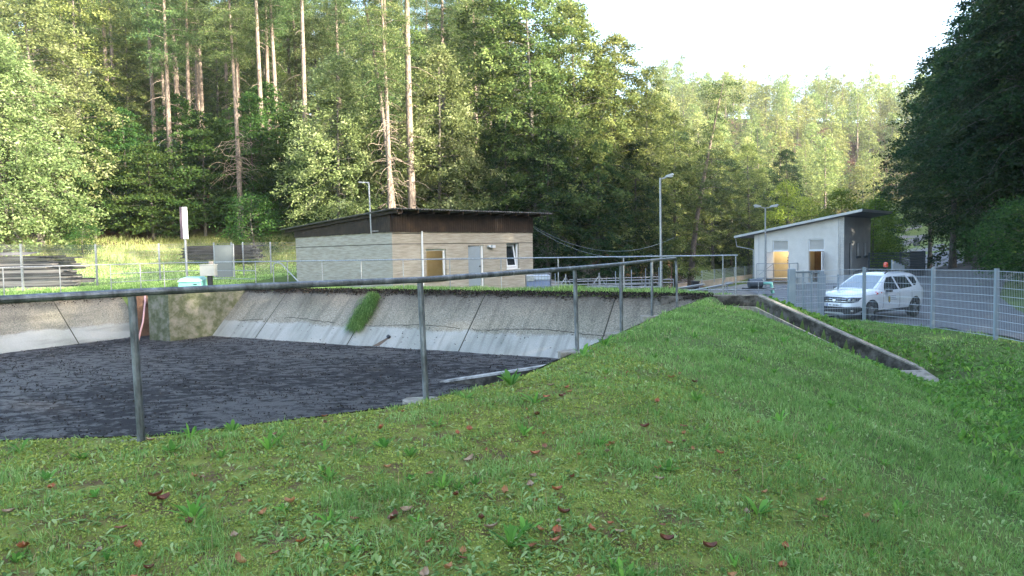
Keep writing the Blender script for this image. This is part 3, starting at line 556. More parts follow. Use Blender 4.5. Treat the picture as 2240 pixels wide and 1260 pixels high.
for z in (.1, .9): mb.bar(q0 + Vector((0, 0, z)), q1 + Vector((0, 0, z)), .04, .06)
mb.build('leaf', M['fence'], root)
fence([(24.5, 47.0, -1.25), (27, 47.6, -1.25), (29.5, 49, -1.25), (31.5, 52.5, -1.25), (32.6, 56, -1.28)], 1.95, 'dark mesh fence beyond the car beside the road', M['fence_dark'], .05, vs=.09, wr=.012)

# ------------------------------------------------------------------ brown building
def bldmat():
    m = nmat('board_marked_concrete', [(.24, .205, .16), (.32, .285, .23), (.38, .345, .285), (.42, .385, .325)], 1.6, .9, .35, pos=[.28, .46, .58, .76], stretch=(1, 1, 10), bscale=5)
    return m
M['board'] = bldmat()
K = np.array([-5.37, 31.0]); a1 = R(43); du = np.array([math.cos(a1), math.sin(a1)]); dv = np.array([-math.sin(a1), math.cos(a1)])
def B(s, t, z): p = K + du * s + dv * t; return (p[0], p[1], z)
def B2(s, t): return B(s, t, 0)[:2]
root = thing('utility_building', B(0, 0, -.6), 'pale board marked concrete building with dark wooden gable band and brown roof', 'building')
LW, LD, WT = 8.93, 9.6, 2.34
WIN1 = (1.86, 3.05, .02, 1.52); DOOR = (4.42, 5.42, -.4, 1.66); WIN2 = (7.0, 7.9, .42, 1.78)
# front wall built around its openings
mb = MB(); th = .3
def wall_with_holes(mb, L, z0, z1, holes, P, th):
    xs = sorted({0, L} | {h[0] for h in holes} | {h[1] for h in holes}); 
    for xa, xb in zip(xs[:-1], xs[1:]):
        hs = sorted([h for h in holes if h[0] <= xa + 1e-6 and h[1] >= xb - 1e-6], key=lambda h: h[2]); z = z0
        for h in hs:
            if h[2] > z + 1e-4: mb.prism([P(xa, 0), P(xb, 0), P(xb, th), P(xa, th)], z, h[2])
            z = h[3]
        if z1 > z + 1e-4: mb.prism([P(xa, 0), P(xb, 0), P(xb, th), P(xa, th)], z, z1)
wall_with_holes(mb, LW, -1.3, WT, [WIN1, DOOR, WIN2], lambda s, t: B2(s, t), th)
mb.prism([B2(0, .3), B2(.3, .3), B2(.3, LD), B2(0, LD)], -1.0, WT); mb.prism([B2(LW - .3, .3), B2(LW, .3), B2(LW, LD), B2(LW - .3, LD)], -1.4, WT)
mb.prism([B2(.3, LD - .3), B2(LW - .3, LD - .3), B2(LW - .3, LD), B2(.3, LD)], -1, WT)
mb.build('wall', M['board'], root)
MB().prism([B2(.3, .3), B2(LW - .3, .3), B2(LW - .3, LD - .3), B2(.3, LD - .3)], -.42, -.36).build('floor_slab', M['oldconc'], root)
MB().prism([B2(.3, 3.2), B2(LW - .3, 3.2), B2(LW - .3, 3.3), B2(.3, 3.3)], -.36, 2.2).build('inner_wall', M['ochre'], root)
MB().prism([B2(6.0, .3), B2(6.1, .3), B2(6.1, 3.2), B2(6.0, 3.2)], -.36, 2.2).build('partition', M['dim'], root)
MB().prism([B2(.3, .3), B2(LW - .3, .3), B2(LW - .3, 3.2), B2(.3, 3.2)], 2.2, 2.25).build('ceiling', M['white'], root)
# groove line
mb = MB(); mb.prism([B2(0, -.006), B2(LW, -.006), B2(LW, -.001), B2(0, -.001)], 1.755, 1.785); mb.prism([B2(-.006, 0), B2(-.001, 0), B2(-.001, LD), B2(-.006, LD)], 1.755, 1.785); mb.build('groove_line', M['joint'], root)
mb = MB(); 
def roofz(t): return 3.32 - .047 * (t + .8)
nb = 64
for i in range(nb):   # vertical boards of the gable band
    s = LW * i / nb; mb.prism([B2(s + .006, -.07), B2(s + LW / nb - .006, -.07), B2(s + LW / nb - .006, .0), B2(s + .006, .0)], WT - .02 + random.uniform(-.01, .01), roofz(0) - .13)
for i in range(nb):
    t = LD * i / nb; t2 = t + LD / nb - .012; mb.prism([B2(-.07, t + .006), B2(-.07, t2), B2(0, t2), B2(0, t + .006)], WT - .02 + random.uniform(-.01, .01), [roofz(t) - .13, roofz(t2) - .13, roofz(t2) - .13, roofz(t) - .13])
mb.prism([B2(0.0, .0), B2(LW, 0), B2(LW, .06), B2(0, .06)], WT, roofz(0) - .14); mb.prism([B2(0, .06), B2(.06, .06), B2(.06, LD), B2(0, LD)], WT, [roofz(0) - .14] * 2 + [roofz(LD) - .14] * 2)
mb.prism([B2(LW - .06, .06), B2(LW, .06), B2(LW, LD), B2(LW - .06, LD)], WT, [roofz(0) - .14] * 2 + [roofz(LD) - .14] * 2)
mb.build('wooden_cladding', M['wood_dark'], root)
mb = MB()
for i in range(11):
    s = .1 + (LW - .2) * i / 10; mb.bar(B(s, -.72, roofz(-.7) - .1), B(s, 1.5, roofz(1.5) - .1), .07, .14)
mb.build('rafter', M['wood_dark'], root); MB().bar(B(0, -.55, roofz(-.55) - .19), B(.0, -.7, roofz(-.7) - .19), .2, .1).build('rafter_end', M['wood_dark'], root)
# corrugated roof sheet
s0, s1, t0, t1 = -.42, LW + .8, -.85, LD + .9; ns = 240; V = []
for i in range(ns + 1):
    s = s0 + (s1 - s0) * i / ns; dz = .022 * math.sin(s * 2 * math.pi / .16)
    for t in (t0, (t0 + t1) / 2, t1):
        for e_ in (0, .03): V.append(B(s, t, roofz(t) + dz - .02 + e_))
f = []
for i in range(ns):
    for j in range(2):
        q = i * 6 + j * 2; f += [(q + 1, q + 7, q + 9, q + 3), (q, q + 2, q + 8, q + 6)]
    q = i * 6; f += [(q, q + 6, q + 7, q + 1), (q + 4, q + 5, q + 11, q + 10)]
q = ns * 6; f += [(0, 1, 3, 2), (2, 3, 5, 4), (q, q + 2, q + 3, q + 1), (q + 2, q + 4, q + 5, q + 3)]
MB().add(V, f).build('roof', M['roof_dark'], root)
MB().bar(B(-.2, -.8, roofz(-.8) - .12), B(-.2, LD + .8, roofz(LD + .8) - .12), .04, .12).build('barge_board', M['wood_dark'], root)
def window(root, P, w_, fr=.07, depth=.12, name='window', tilt=0, mat_g=None):
    s0, s1, z0, z1 = w_; o_ = MB()
    for (a, b, c, d) in ((s0, s1, z0, z0 + fr), (s0, s1, z1 - fr, z1), (s0, s0 + fr, z0 + fr, z1 - fr), (s1 - fr, s1, z0 + fr, z1 - fr)):
        o_.prism([P(a, depth), P(b, depth), P(b, depth + .07), P(a, depth + .07)], c, d)
    wobj = o_.build(name, M['white'], root)
    return wobj
def clearglass():
    m = bpy.data.materials.new('window_glass'); m.use_nodes = True; b = m.node_tree.nodes['Principled BSDF']; b.inputs['Transmission Weight'].default_value = 1; b.inputs['Roughness'].default_value = .02; b.inputs['IOR'].default_value = 1.05
    b.inputs['Base Color'].default_value = (.85, .9, .88, 1); return m
M['clear'] = clearglass()
w1 = window(root, B2, WIN1, .09); MB().prism([B2(WIN1[0] + .09, .15), B2(WIN1[1] - .09, .15), B2(WIN1[1] - .09, .16), B2(WIN1[0] + .09, .16)], WIN1[2] + .09, WIN1[3] - .09).build('pane', M['clear'], w1)
w2 = window(root, B2, WIN2, .07)
mb = MB(); a = WIN2; P0 = Vector(B(a[0] + .1, .1, a[2] + .08))
for (sa, sb, za, zb) in ((.0, .7, 0, .09), (0, .7, 1.08, 1.17), (0, .08, .09, 1.08), (.62, .7, .09, 1.08)):   # opened tilted sash
    f0 = lambda s, z: B(a[0] + .1 + s, .10 - .22 * (s / .7) * 0 + .2 * (z / 1.17), a[2] + .1 + z)
    mb.add([f0(sa, za), f0(sb, za), f0(sb, zb), f0(sa, zb)] + [tuple(Vector(f0(s_, z_)) + Vector((dv[0] * .05, dv[1] * .05, 0))) for s_, z_ in ((sa, za), (sb, za), (sb, zb), (sa, zb))], [(0, 1, 2, 3), (7, 6, 5, 4), (0, 4, 5, 1), (1, 5, 6, 2), (2, 6, 7, 3), (3, 7, 4, 0)])
mb.build('tilted_sash', M['white'], w2)
MB().add([B(a[0] + .17, .13, a[2] + .17), B(a[0] + .73, .13, a[2] + .17), B(a[0] + .73, .32, a[2] + 1.2), B(a[0] + .17, .32, a[2] + 1.2)], [(0, 1, 2, 3)]).build('pane', M['glass'], w2)
for w_, nm in ((WIN1, w1), (WIN2, w2)):
    MB().prism([B2(w_[0] - .03, -.05), B2(w_[1] + .03, -.05), B2(w_[1] + .03, .11), B2(w_[0] - .03, .11)], w_[2] - .04, w_[2] - .003).build('sill', M['white'], nm)
dr = MB().prism([B2(DOOR[0] + .02, .1), B2(DOOR[1] - .2, -.02), B2(DOOR[1] - .2, .03), B2(DOOR[0] + .02, .15)], DOOR[2] + .04, DOOR[3] - .03).build('door', M['door'], root)
MB().box(B(DOOR[1] - .27, -.03, .62), (.1, .05, .04), a1).build('handle', M['black'], dr)
mb = MB()
for (sa, sb) in ((DOOR[0], DOOR[0] + .02), (DOOR[1] - .1, DOOR[1])): mb.prism([B2(sa, .05), B2(sb, .05), B2(sb, .2), B2(sa, .2)], DOOR[2], DOOR[3])
mb.build('door_frame', M['white'], dr)
mb = MB(); mb.tube([B(1.62, -.05, -.9), B(1.62, -.05, WT + .02)], .045, 8); mb.build('downpipe', M['white'], root, smooth='auto')
MB().tube([B(.05, -.02, WT - .08), B(1.6, -.02, WT - .09)], .012, 6).build('conduit', M['black'], root)
l = MB().box(B(5.75, -.08, 1.62), (.16, .12, .1), a1).build('wall_lamp', M['lamp_glass'], root); MB().box(B(5.95, -.14, 1.6), (.2, .16, .14), a1).build('lamp_head', M['lamp_glass'], l)
MB().box(B(6.42, -.03, .25), (.1, .06, .1), a1).build('socket_box', M['white'], root)
# items inside left window
mb = MB(); c = B(2.7, 3.1, .9); mb.box(c, (.12, .05, .35), a1); mb.box(B(2.75, 3.05, .45), (.3, .1, .3), a1); mb.build('wall_switch', M['box_grey'], root)
# pole lamp fixed on the left side wall
q = Vector(B(-.35, 1.15, 0)); root2 = thing('mast_lamp', (q.x, q.y, WT), 'thin steel mast with a short lamp arm bolted to the brown building', 'lamp')
MB().tube([(q.x, q.y, WT - .1), (q.x - .05, q.y, 4.62)], .035, 8).build('mast', M['zinc'], root2, smooth='auto')
MB().bar((q.x - .03, q.y, 4.6), (q.x - .5, q.y - .1, 4.62), .1, .05).build('lamp_head', M['zinc'], root2)
mb = MB()
for z in (WT + .05, WT + .85): mb.bar((q.x, q.y, z), (*B2(-.06, 1.0), z), .03, .03)
mb.build('bracket', M['zinc'], root2)
# overhead cables
for k, (a, b_, sag) in enumerate(((B(LW, .1, 2.75), (9.5, 40, 1.95), 1.1), (B(LW, .1, 2.68), (7.8, 38, 1.0), .75))):
    P = [tuple(Vector(a).lerp(Vector(b_), t) - Vector((0, 0, sag * 4 * t * (1 - t)))) for t in np.linspace(0, 1, 16)]
    tag(MB().tube(P, .007, 5).build('overhead_cable', M['fence']), ('upper' if k == 0 else 'lower') + ' of the two sagging cables strung right from the brown roof corner', 'cable')

# ------------------------------------------------------------------ white building
WA = np.array([17.7, 50.0]); e1 = np.array([.7071, -.7071]); e2 = np.array([.7071, .7071]); WL, WD = 6.22, 5.2
def W(s, t, z): p = WA + e1 * s + e2 * t; return (p[0], p[1], z)
def W2(s, t): return W(s, t, 0)[:2]
root = thing('white_building', W(0, 0, -1.3), 'small white rendered building with a single pitch metal roof behind the car', 'building')
def wz(s): return 2.15 + (3.2 - 2.15) * s / WL
D1 = (1.35, 2.5, -1.2, .92); V1 = (1.35, 2.5, 1.05, 1.72); D2 = (3.9, 4.95, -1.2, .92); V2 = (3.9, 4.95, 1.05, 1.76)
mb = MB(); wall_with_holes(mb, WL, -1.8, 1.9, [(D1[0], D1[1], -1.2, V1[3]), (D2[0], D2[1], -1.2, V2[3])], lambda s, t: W2(s, t), .3)
mb.prism([W2(0, 0), W2(WL, 0), W2(WL, .3), W2(0, .3)], 1.9, [wz(0), wz(WL), wz(WL), wz(0)])
mb.prism([W2(0, .3), W2(.3, .3), W2(.3, WD), W2(0, WD)], -1.8, [wz(0), wz(.3), wz(.3), wz(0)])
mb.prism([W2(.3, WD - .3), W2(WL - .3, WD - .3), W2(WL - .3, WD), W2(.3, WD)], -1.8, [wz(0), wz(WL), wz(WL), wz(0)]); mb.build('wall', M['render'], root)
mb = MB(); P = lambda s, t: (lambda p: (p[0], p[1]))(WA + e1 * (WL - t) + e2 * s)
ED = (.95, 1.5, -1.2, 1.42); EW1 = (2.35, 2.85, .55, 1.42); EW2 = (3.8, 4.3, .55, 1.42)
wall_with_holes(mb, WD, -1.8, 1.9, [ED, EW1, EW2], lambda s, t: P(s, t), .3); 
mb.prism([P(0, 0), P(WD, 0), P(WD, .3), P(0, .3)], 1.9, wz(WL)); q_ = mb.build('end_wall', M['render_shaded'], root)
# nudge end wall proud so it never shares a plane with the side walls
q_.location = (e1[0] * .004, e1[1] * .004, 0)
for e_, nm in ((ED, 'side_door'), (EW1, 'window'), (EW2, 'window')):
    w_ = MB().prism([P(e_[0], .12), P(e_[1], .12), P(e_[1], .15), P(e_[0], .15)], e_[2], e_[3]).build(nm, M['fence_dark'] if nm == 'side_door' else M['glass'], root)
    if nm == 'window': MB().prism([P(e_[0] - .08, -.12), P(e_[1] + .08, -.12), P(e_[1] + .08, .1), P(e_[0] - .08, .1)], e_[2] - .16, e_[2] - .01).build('sill', M['fence_dark'], w_)
for v_ in (V1, V2):
    f = MB()
    for i in range(8): z = v_[2] + (v_[3] - v_[2]) * (i + .5) / 8; f.prism([W2(v_[0] + .04, .08), W2(v_[1] - .04, .08), W2(v_[1] - .04, .14), W2(v_[0] + .04, .14)], [z - .03, z - .03, z + .02, z + .02], [z - .015, z - .015, z + .035, z + .035])
    lo = f.build('louvre', M['render'], root)
    f = MB()
    for (a, b, c, d) in ((v_[0], v_[1], v_[2] - .12, v_[2]), (v_[0], v_[1], v_[3] - .05, v_[3]), (v_[0], v_[0] + .05, v_[2], v_[3] - .05), (v_[1] - .05, v_[1], v_[2], v_[3] - .05)):
        f.prism([W2(a, .06), W2(b, .06), W2(b, .16), W2(a, .16)], c, d)
    f.build('frame', M['white'], lo); MB().prism([W2(v_[0], .2), W2(v_[1], .2), W2(v_[1], .22), W2(v_[0], .22)], v_[2] - .1, v_[3]).build('backing', M['render_shaded'], lo)
MB().prism([W2(.3, 2.1), W2(3.2, 2.1), W2(3.2, 2.2), W2(.3, 2.2)], -1.2, 1.9).build('inner_wall', M['ochre'], root)
MB().prism([W2(3.2, .3), W2(3.3, .3), W2(3.3, 4.8), W2(3.2, 4.8)], -1.2, 1.9).build('partition', M['ochre'], root)
MB().prism([W2(3.3, 2.6), W2(5.9, 2.6), W2(5.9, 2.7), W2(3.3, 2.7)], -1.2, 1.9).build('inner_wall', nmat('brown_inner_wall', [(.12, .07, .035), (.2, .12, .06)], 2, .8), root)
MB().prism([W2(.3, .3), W2(WL - .3, .3), W2(WL - .3, WD - .3), W2(.3, WD - .3)], 1.9, 1.95).build('ceiling', M['ochre'], root)
MB().prism([W2(.3, .3), W2(WL - .3, .3), W2(WL - .3, WD - .3), W2(.3, WD - .3)], -1.22, -1.17).build('floor_slab', M['oldconc'], root)
mb = MB()
for i in range(5):
    for j in range(5):
        if (i * 3 + j) % 4: mb.prism([W2(1.55 + i * .22, 2.07), W2(1.68 + i * .22, 2.07), W2(1.68 + i * .22, 2.098), W2(1.55 + i * .22, 2.098)], .62 - j * .2, .7 - j * .2)
mb.build('hanging_tools', M['black'], root)
d_ = MB().bar(W(D1[0] + .02, -.0, -.15), W(D1[0] - .12, -.85, -.15), .05, 2.1).build('open_door', M['white'], root)
d2 = MB().bar(W(D2[1] - .02, -.0, -.15), W(D2[1] + .15, -.85, -.15), .05, 2.1).build('open_door', M['white'], root)
lm = bpy.data.materials.new('lit_tube'); lm.use_nodes = True; b = lm.node_tree.nodes['Principled BSDF']; b.inputs['Emission Color'].default_value = (1, .85, .5, 1); b.inputs['Emission Strength'].default_value = 1.2
MB().box(W(1.6, 1.2, 1.0), (.7, .12, .08), R(-45)).build('ceiling_lamp', lm, root)
MB().box(W(4.3, 1.6, 1.3), (.5, .1, .06), R(-45)).build('ceiling_lamp', lm, root)
for nm_, s_, t_, z_, e_ in (('left', 1.9, 1.2, 1.5, 22), ('right', 4.4, 1.4, 1.5, 4)):
    ld = bpy.data.lights.new('room_lamp', 'POINT'); ld.energy = e_; ld.color = (1, .86, .58); ld.shadow_soft_size = .3; lo_ = bpy.data.objects.new('room_lamp', ld); lo_.location = W(s_, t_, z_); COL.objects.link(lo_)
ld = bpy.data.lights.new('room_lamp', 'POINT'); ld.energy = 25; ld.color = (1, .85, .6); ld.shadow_soft_size = .3; lo_ = bpy.data.objects.new('room_lamp', ld); lo_.location = B(2.6, 1.5, 2.0); COL.objects.link(lo_)
def rz(s): return wz(s) + .04
MB().prism([W2(-1.3, -.55), W2(WL + 1.3, -.55), W2(WL + 1.3, WD + .4), W2(-1.3, WD + .4)], [rz(-1.3), rz(WL + 1.3)] * 1 + [rz(WL + 1.3), rz(-1.3)], [rz(-1.3) + .16, rz(WL + 1.3) + .16, rz(WL + 1.3) + .16, rz(-1.3) + .16]).build('roof', M['metal_roof'], root)
MB().prism([W2(-1.2, -.45), W2(WL + 1.2, -.45), W2(WL + 1.2, WD + .3), W2(-1.2, WD + .3)], [rz(-1.2) - .03, rz(WL + 1.2) - .03, rz(WL + 1.2) - .03, rz(-1.2) - .03], [rz(-1.2) - .003, rz(WL + 1.2) - .003, rz(WL + 1.2) - .003, rz(-1.2) - .003]).build('soffit', M['fence_dark'], root)
mb = MB(); mb.tube([W(-1.25, -.4, rz(-1.3) - .05), W(-1.2, -.3, 1.35), W(-.06, -.04, 1.1), W(-.06, -.06, -1.1)], .04, 8); mb.build('downpipe', M['zinc'], root, smooth='auto')
for s in (.35, WL - .35): MB().tube([W(s, -.02, -1.2), W(s, -.02, wz(s))], .012, 5).build('lightning_wire', M['zinc'], root)
# stair landing with railing in front of the doors
root = thing('metal_landing', W(.8, -1.6, -1.2), 'galvanised steel landing and stair rail before the open left door', 'landing')
MB().prism([W2(.9, -1.5), W2(3.2, -1.5), W2(3.2, -.06), W2(.9, -.06)], -.95, -.88).build('deck', M['zinc'], root)
mb = MB()
for (s, t) in ((.9, -1.5), (2.1, -1.5), (3.2, -1.5), (3.2, -.1)): mb.tube([W(s, t, -1.3), W(s, t, .12)], .025, 6)
mb.tube([W(.9, -1.5, .12), W(3.2, -1.5, .12), W(3.2, -.1, .12)], .025, 6); mb.tube([W(.9, -1.5, -.35), W(3.2, -1.5, -.35)], .018, 6)
mb.tube([W(2.1, -1.5, .12), W(1.6, -2.6, -.6)], .02, 6); mb.build('stair_rail', M['zinc'], root)

# ------------------------------------------------------------------ lamps, masts and yard items
def lamp(x, y, g, h, heads, label, r=.06):
    root = thing('street_lamp', (x, y, g), label, 'street lamp', 'yard lamps')
    MB().tube([(x, y, g - .2), (x, y, g + h * .3), (x - .01, y, g + h)], [r * 1.2, r, r * .75], 12).build('pole', M['zinc'], root, smooth='auto')
    for sgn, L in heads:
        A = Vector((x + sgn * .05, y, g + h - .04)); Bv = Vector((x + sgn * L, y - .1, g + h + .1))
        mb = MB(); mb.bar(A, A.lerp(Bv, .35), .07, .06); C_ = A.lerp(Bv, .3)
        sec = []
        for t, wd, ht in ((0, .06, .05), (.15, .13, .09), (.8, .15, .1), (1, .08, .05)):
            p = C_.lerp(Bv, t); sec.append([(p.x, p.y - wd, p.z), (p.x, p.y + wd, p.z), (p.x, p.y + wd * .7, p.z + ht), (p.x, p.y - wd * .7, p.z + ht)])
        n0 = len(mb.v); mb.v += [q for s_ in sec for q in s_]
        for i in range(3):
            for j in range(4): q = n0 + i * 4; mb.f.append((q + j, q + (j + 1) % 4, q + 4 + (j + 1) % 4, q + 4 + j))
        mb.f += [(n0 + 3, n0 + 2, n0 + 1, n0), (n0 + 12, n0 + 13, n0 + 14, n0 + 15)]
        hd = mb.build('lamp_head', M['box_grey'], root)
        p = C_.lerp(Bv, .55); MB().box((p.x, p.y, p.z - .02), (L * .42, .22, .06)).build('lamp_glass', M['lamp_glass'], hd, bevel=.02)
    return root
lamp(6.54, 30, -1.1, 5.5, [(1, .55)], 'tall single headed lamp post between the two buildings')
lamp(15.55, 42, -1.3, 5.0, [(-1, .75), (1, .75)], 'double headed lamp post in front of the white building')
def rail_line(pts, h, label, n=None, r=.02, mids=(.55,), group=None):
    L = [Vector(p) for p in pts]; posts = []
    for a, b in zip(L[:-1], L[1:]):
        k = max(1, int((b - a).length / 1.1))
        for i in range(k): posts.append(tuple(a.lerp(b, i / k)))
    posts.append(tuple(L[-1])); return railing(pts, posts, h, [h] + list(mids), r, M['zinc'], label, 'yard_railing', group)
rail_line([(1.9, 33.5, -1.3), (8.0, 33.9, -1.3)], 1.1, 'galvanised yard railing right of the plastic tank', mids=(.95, .5))
rail_line([(3.2, 38, -1.5), (8.5, 39.5, -1.5)], 1.2, 'farther galvanised railing behind the lamp post', mids=(.6,))
rail_line([(9.35, 30, -1.3), (12.25, 30, -1.3)], 1.1, 'galvanised railing in front of the lamp lit doorway', mids=(.75,))
rail_line([(6.6, 28.0, -1.35), (10.0, 27.2, -1.35), (12.0, 28, -1.15)], .98, 'low galvanised railing rising towards the gate', mids=(.5,))
rail_line([(1.6, 29.5, -1.1), (6.2, 28.6, -1.1)], .85, 'low galvanised rail just behind the far grass rim', mids=(.4,))
def trough(a, b, label):
    root = thing('steel_channel', a, label, 'channel'); MB().bar(a, b, .16, .07).build('channel', M['zinc'], root)
    mb = MB()
    for t in (.1, .5, .9): q = Vector(a).lerp(Vector(b), t); mb.tube([(q.x, q.y, -1.9), tuple(q)], .025, 6)
    mb.build('support', M['zinc'], root)
trough((5.6, 26.5, -.35), (8.4, 30, -.27), 'sloping steel channel behind the end of the far handrail')
trough((6.7, 26.5, -.38), (10.1, 31.5, -.33), 'sloping steel channel nearest the white building')
trough((3.3, 30.5, -.3), (6.3, 31, -.22), 'short steel channel left of the tall lamp post')
for x, y, lab in ((2.75, 35, 'braced fence mast nearest the plastic tank'), (4.65, 36.5, 'braced fence mast left of the green cabinet')):
    root = thing('braced_mast', (x, y, -1.4), lab, 'mast'); mb = MB(); mb.tube([(x, y, -1.5), (x, y, .1)], .04, 6); mb.build('pole', M['zinc'], root)
    mb = MB(); mb.tube([(x, y, -.05), (x - 1.0, y - .3, -1.4)], .025, 6); mb.tube([(x, y, -.05), (x + .9, y + .3, -1.3)], .025, 6); mb.build('brace', M['zinc'], root)
for i, px in enumerate((1215, 1347, 1382, 1413, 1442, 1470)):
    y = 50 + i * .8; x = (px - 1120) / FPX * y
    o = MB().tube([(x, y, -3.0), (x, y, -.35 + i * .05)], .035, 6).build('thin_post', M['rust'] if i == 5 else M['fence'])
    tag(o, ['thin grey post right of the plastic tank', 'thin grey post left of the tall lamp, fourth from it', 'thin grey post left of the tall lamp, third from it', 'thin grey post left of the tall lamp, second from it', 'thin grey post touching the tall lamp pole on its left', 'thin rusty brown post right of the tall lamp'][i], 'post', 'thin posts before the forest')
tag(MB().box((4.8, 32.5, -.85), (.4, .35, .9)).build('green_cabinet', M['green_box'], bevel=.02), 'green cabinet standing among the yard railings', 'cabinet')
tag(MB().box((8.3, 31.0, -.35), (.3, .3, .3)).box((8.3, 31, -.18), (.36, .36, .04)).box((8.3, 31, -.9), (.08, .08, .8)).build('switch_box', M['black'], bevel=.01), 'small dark switch box on a stand beyond the far handrail end', 'switch box')
tag(MB().box((8.0, 28.5, -.45), (.26, .26, .25)).box((8.0, 28.5, -.9), (.08, .08, .8)).build('switch_box', M['green_box'], bevel=.01), 'small green grey box beside the sloping steel channels', 'switch box')
# dark pump equipment by the white building
root = thing('pump_unit', (13.6, 37, -1.3), 'dark pump machinery under the railing before the white building', 'pump'); mb = MB()
mb.box((13.3, 37, -.95), (1.5, .7, .12)); mb.build('base_frame', M['black'], root); MB().tube([(12.8, 37, -.65), (13.5, 37, -.65)], .25, 12).build('motor', M['fence_dark'], root, smooth='auto'); MB().tube([(13.5, 37, -.65), (14.0, 37, -.65), (14.1, 37, -1.2)], .1, 8).build('pipe', M['mint'], root)
# IBC tank
x0, y0 = 1.27, 33.2; root = thing('liquid_tank', (x0, y0, -.95), 'white and blue plastic cube tank in a wire cage beside the brown building', 'tank')
MB().box((x0, y0, -.32), (1.12, .95, .5)).build('tank_bottom', M['tank_wet'], root, bevel=.06); MB().box((x0, y0, .05), (1.12, .95, .24)).build('tank_top', M['tank_plastic'], root, bevel=.05)
mb = MB()
for i in range(9):
    x = x0 - .6 + 1.2 * i / 8
    for y in (y0 - .5, y0 + .5): mb.tube([(x, y, -.7), (x, y, .24)], .009, 4)
for i in range(8):
    y = y0 - .5 + 1.0 * i / 7
    for x in (x0 - .6, x0 + .6): mb.tube([(x, y, -.7), (x, y, .24)], .009, 4)
for z in (-.6, -.35, -.1, .12, .24):
    mb.tube([(x0 - .6, y0 - .5, z), (x0 + .6, y0 - .5, z), (x0 + .6, y0 + .5, z), (x0 - .6, y0 + .5, z), (x0 - .6, y0 - .5, z)], .01, 4)
mb.build('cage', M['zinc'], root)
MB().box((x0 - .38, y0 - .52, .03), (.36, .02, .26)).build('plate', M['zinc'], root); mb = MB(); mb.box((x0, y0, -.83), (1.2, 1.0, .12)); mb.build('pallet', M['timber'], root)
# sign panel on a pole
x0, y0 = -16.1, 34.0; root = thing('panel_lamp', (x0, y0, 0), 'tall narrow white light panel with dark edge on a grey pole', 'light panel')
MB().tube([(x0, y0, -.2), (x0, y0, 2.3)], .06, 8).build('pole', M['zinc'], root, smooth='auto')
MB().box((x0 + .02, y0, 3.05), (.22, .2, 1.55), R(15)).build('white_face', M['white'], root, bevel=.01); MB().box((x0 - .13, y0 - .02, 3.05), (.12, .24, 1.58), R(15)).build('dark_housing', flat('dark_plum_metal', (.05, .035, .05), .5), root)
MB().box((x0, y0, 2.3), (.25, .2, .1)).build('foot', M['box_grey'], root)
x0, y0 = -12.9, 29.2; root = thing('control_cabinet', (x0, y0, 0), 'grey control box on a post behind the far handrail', 'cabinet')
MB().box((x0, y0, .78), (.62, .3, .46)).box((x0, y0, 1.02), (.66, .34, .04)).build('box', M['box_grey'], root, bevel=.01); MB().box((x0 + .05, y0, .2), (.16, .16, .8)).build('post', M['black'], root); MB().box((x0 + .12, y0, 1.1), (.14, .14, .14)).build('cap_piece', M['timber'], root)
x0, y0 = -13.7, 29.4; root = thing('grit_box', (x0, y0, 0), 'mint green plastic grit box with a sloping lid at the basin rim', 'grit box')
MB().add([(x0 - .5, y0 - .3, 0), (x0 + .5, y0 - .3, 0), (x0 + .5, y0 + .35, 0), (x0 - .5, y0 + .35, 0), (x0 - .46, y0 - .28, .3), (x0 + .46, y0 - .28, .3), (x0 + .46, y0 + .33, .42), (x0 - .46, y0 + .33, .42)], [(3, 2, 1, 0), (4, 5, 6, 7), (0, 1, 5, 4), (1, 2, 6, 5), (2, 3, 7, 6), (3, 0, 4, 7)]).build('box', M['mint'], root, bevel=.02)
MB().add([(x0 - .5, y0 - .33, .31), (x0 + .5, y0 - .33, .31), (x0 + .46, y0 + .37, .44), (x0 - .46, y0 + .37, .44), (x0 - .42, y0 - .2, .45), (x0 + .42, y0 - .2, .45), (x0 + .38, y0 + .3, .52), (x0 - .38, y0 + .3, .52)], [(3, 2, 1, 0), (4, 5, 6, 7), (0, 1, 5, 4), (1, 2, 6, 5), (2, 3, 7, 6), (3, 0, 4, 7)]).build('lid', flat('pale_mint_plastic', (.33, .62, .55), .4), root)
MB().box((x0 + .25, y0 - .3, .2), (.14, .04, .04)).build('handle', M['black'], root)
# road signs seen from the back
x0, y0 = 69.0, 117.0; g = H1(x0, y0); root = thing('road_sign', (x0, y0, g), 'back of a round road sign with two small plates beside the far road', 'road sign')
MB().tube([(x0, y0, g), (x0, y0, g + 3.2)], .05, 6).build('pole', M['zinc'], root); MB().tube([(x0, y0 - .06, g + 2.75), (x0, y0 - .09, g + 2.75)], .48, 24).build('round_sign', M['fence_dark'], root)
mb = MB(); mb.box((x0 - .3, y0 - .08, g + 2.0), (.5, .03, .45)); mb.box((x0 + .3, y0 - .08, g + 2.0), (.5, .03, .45)); mb.build('plate', M['fence_dark'], root)

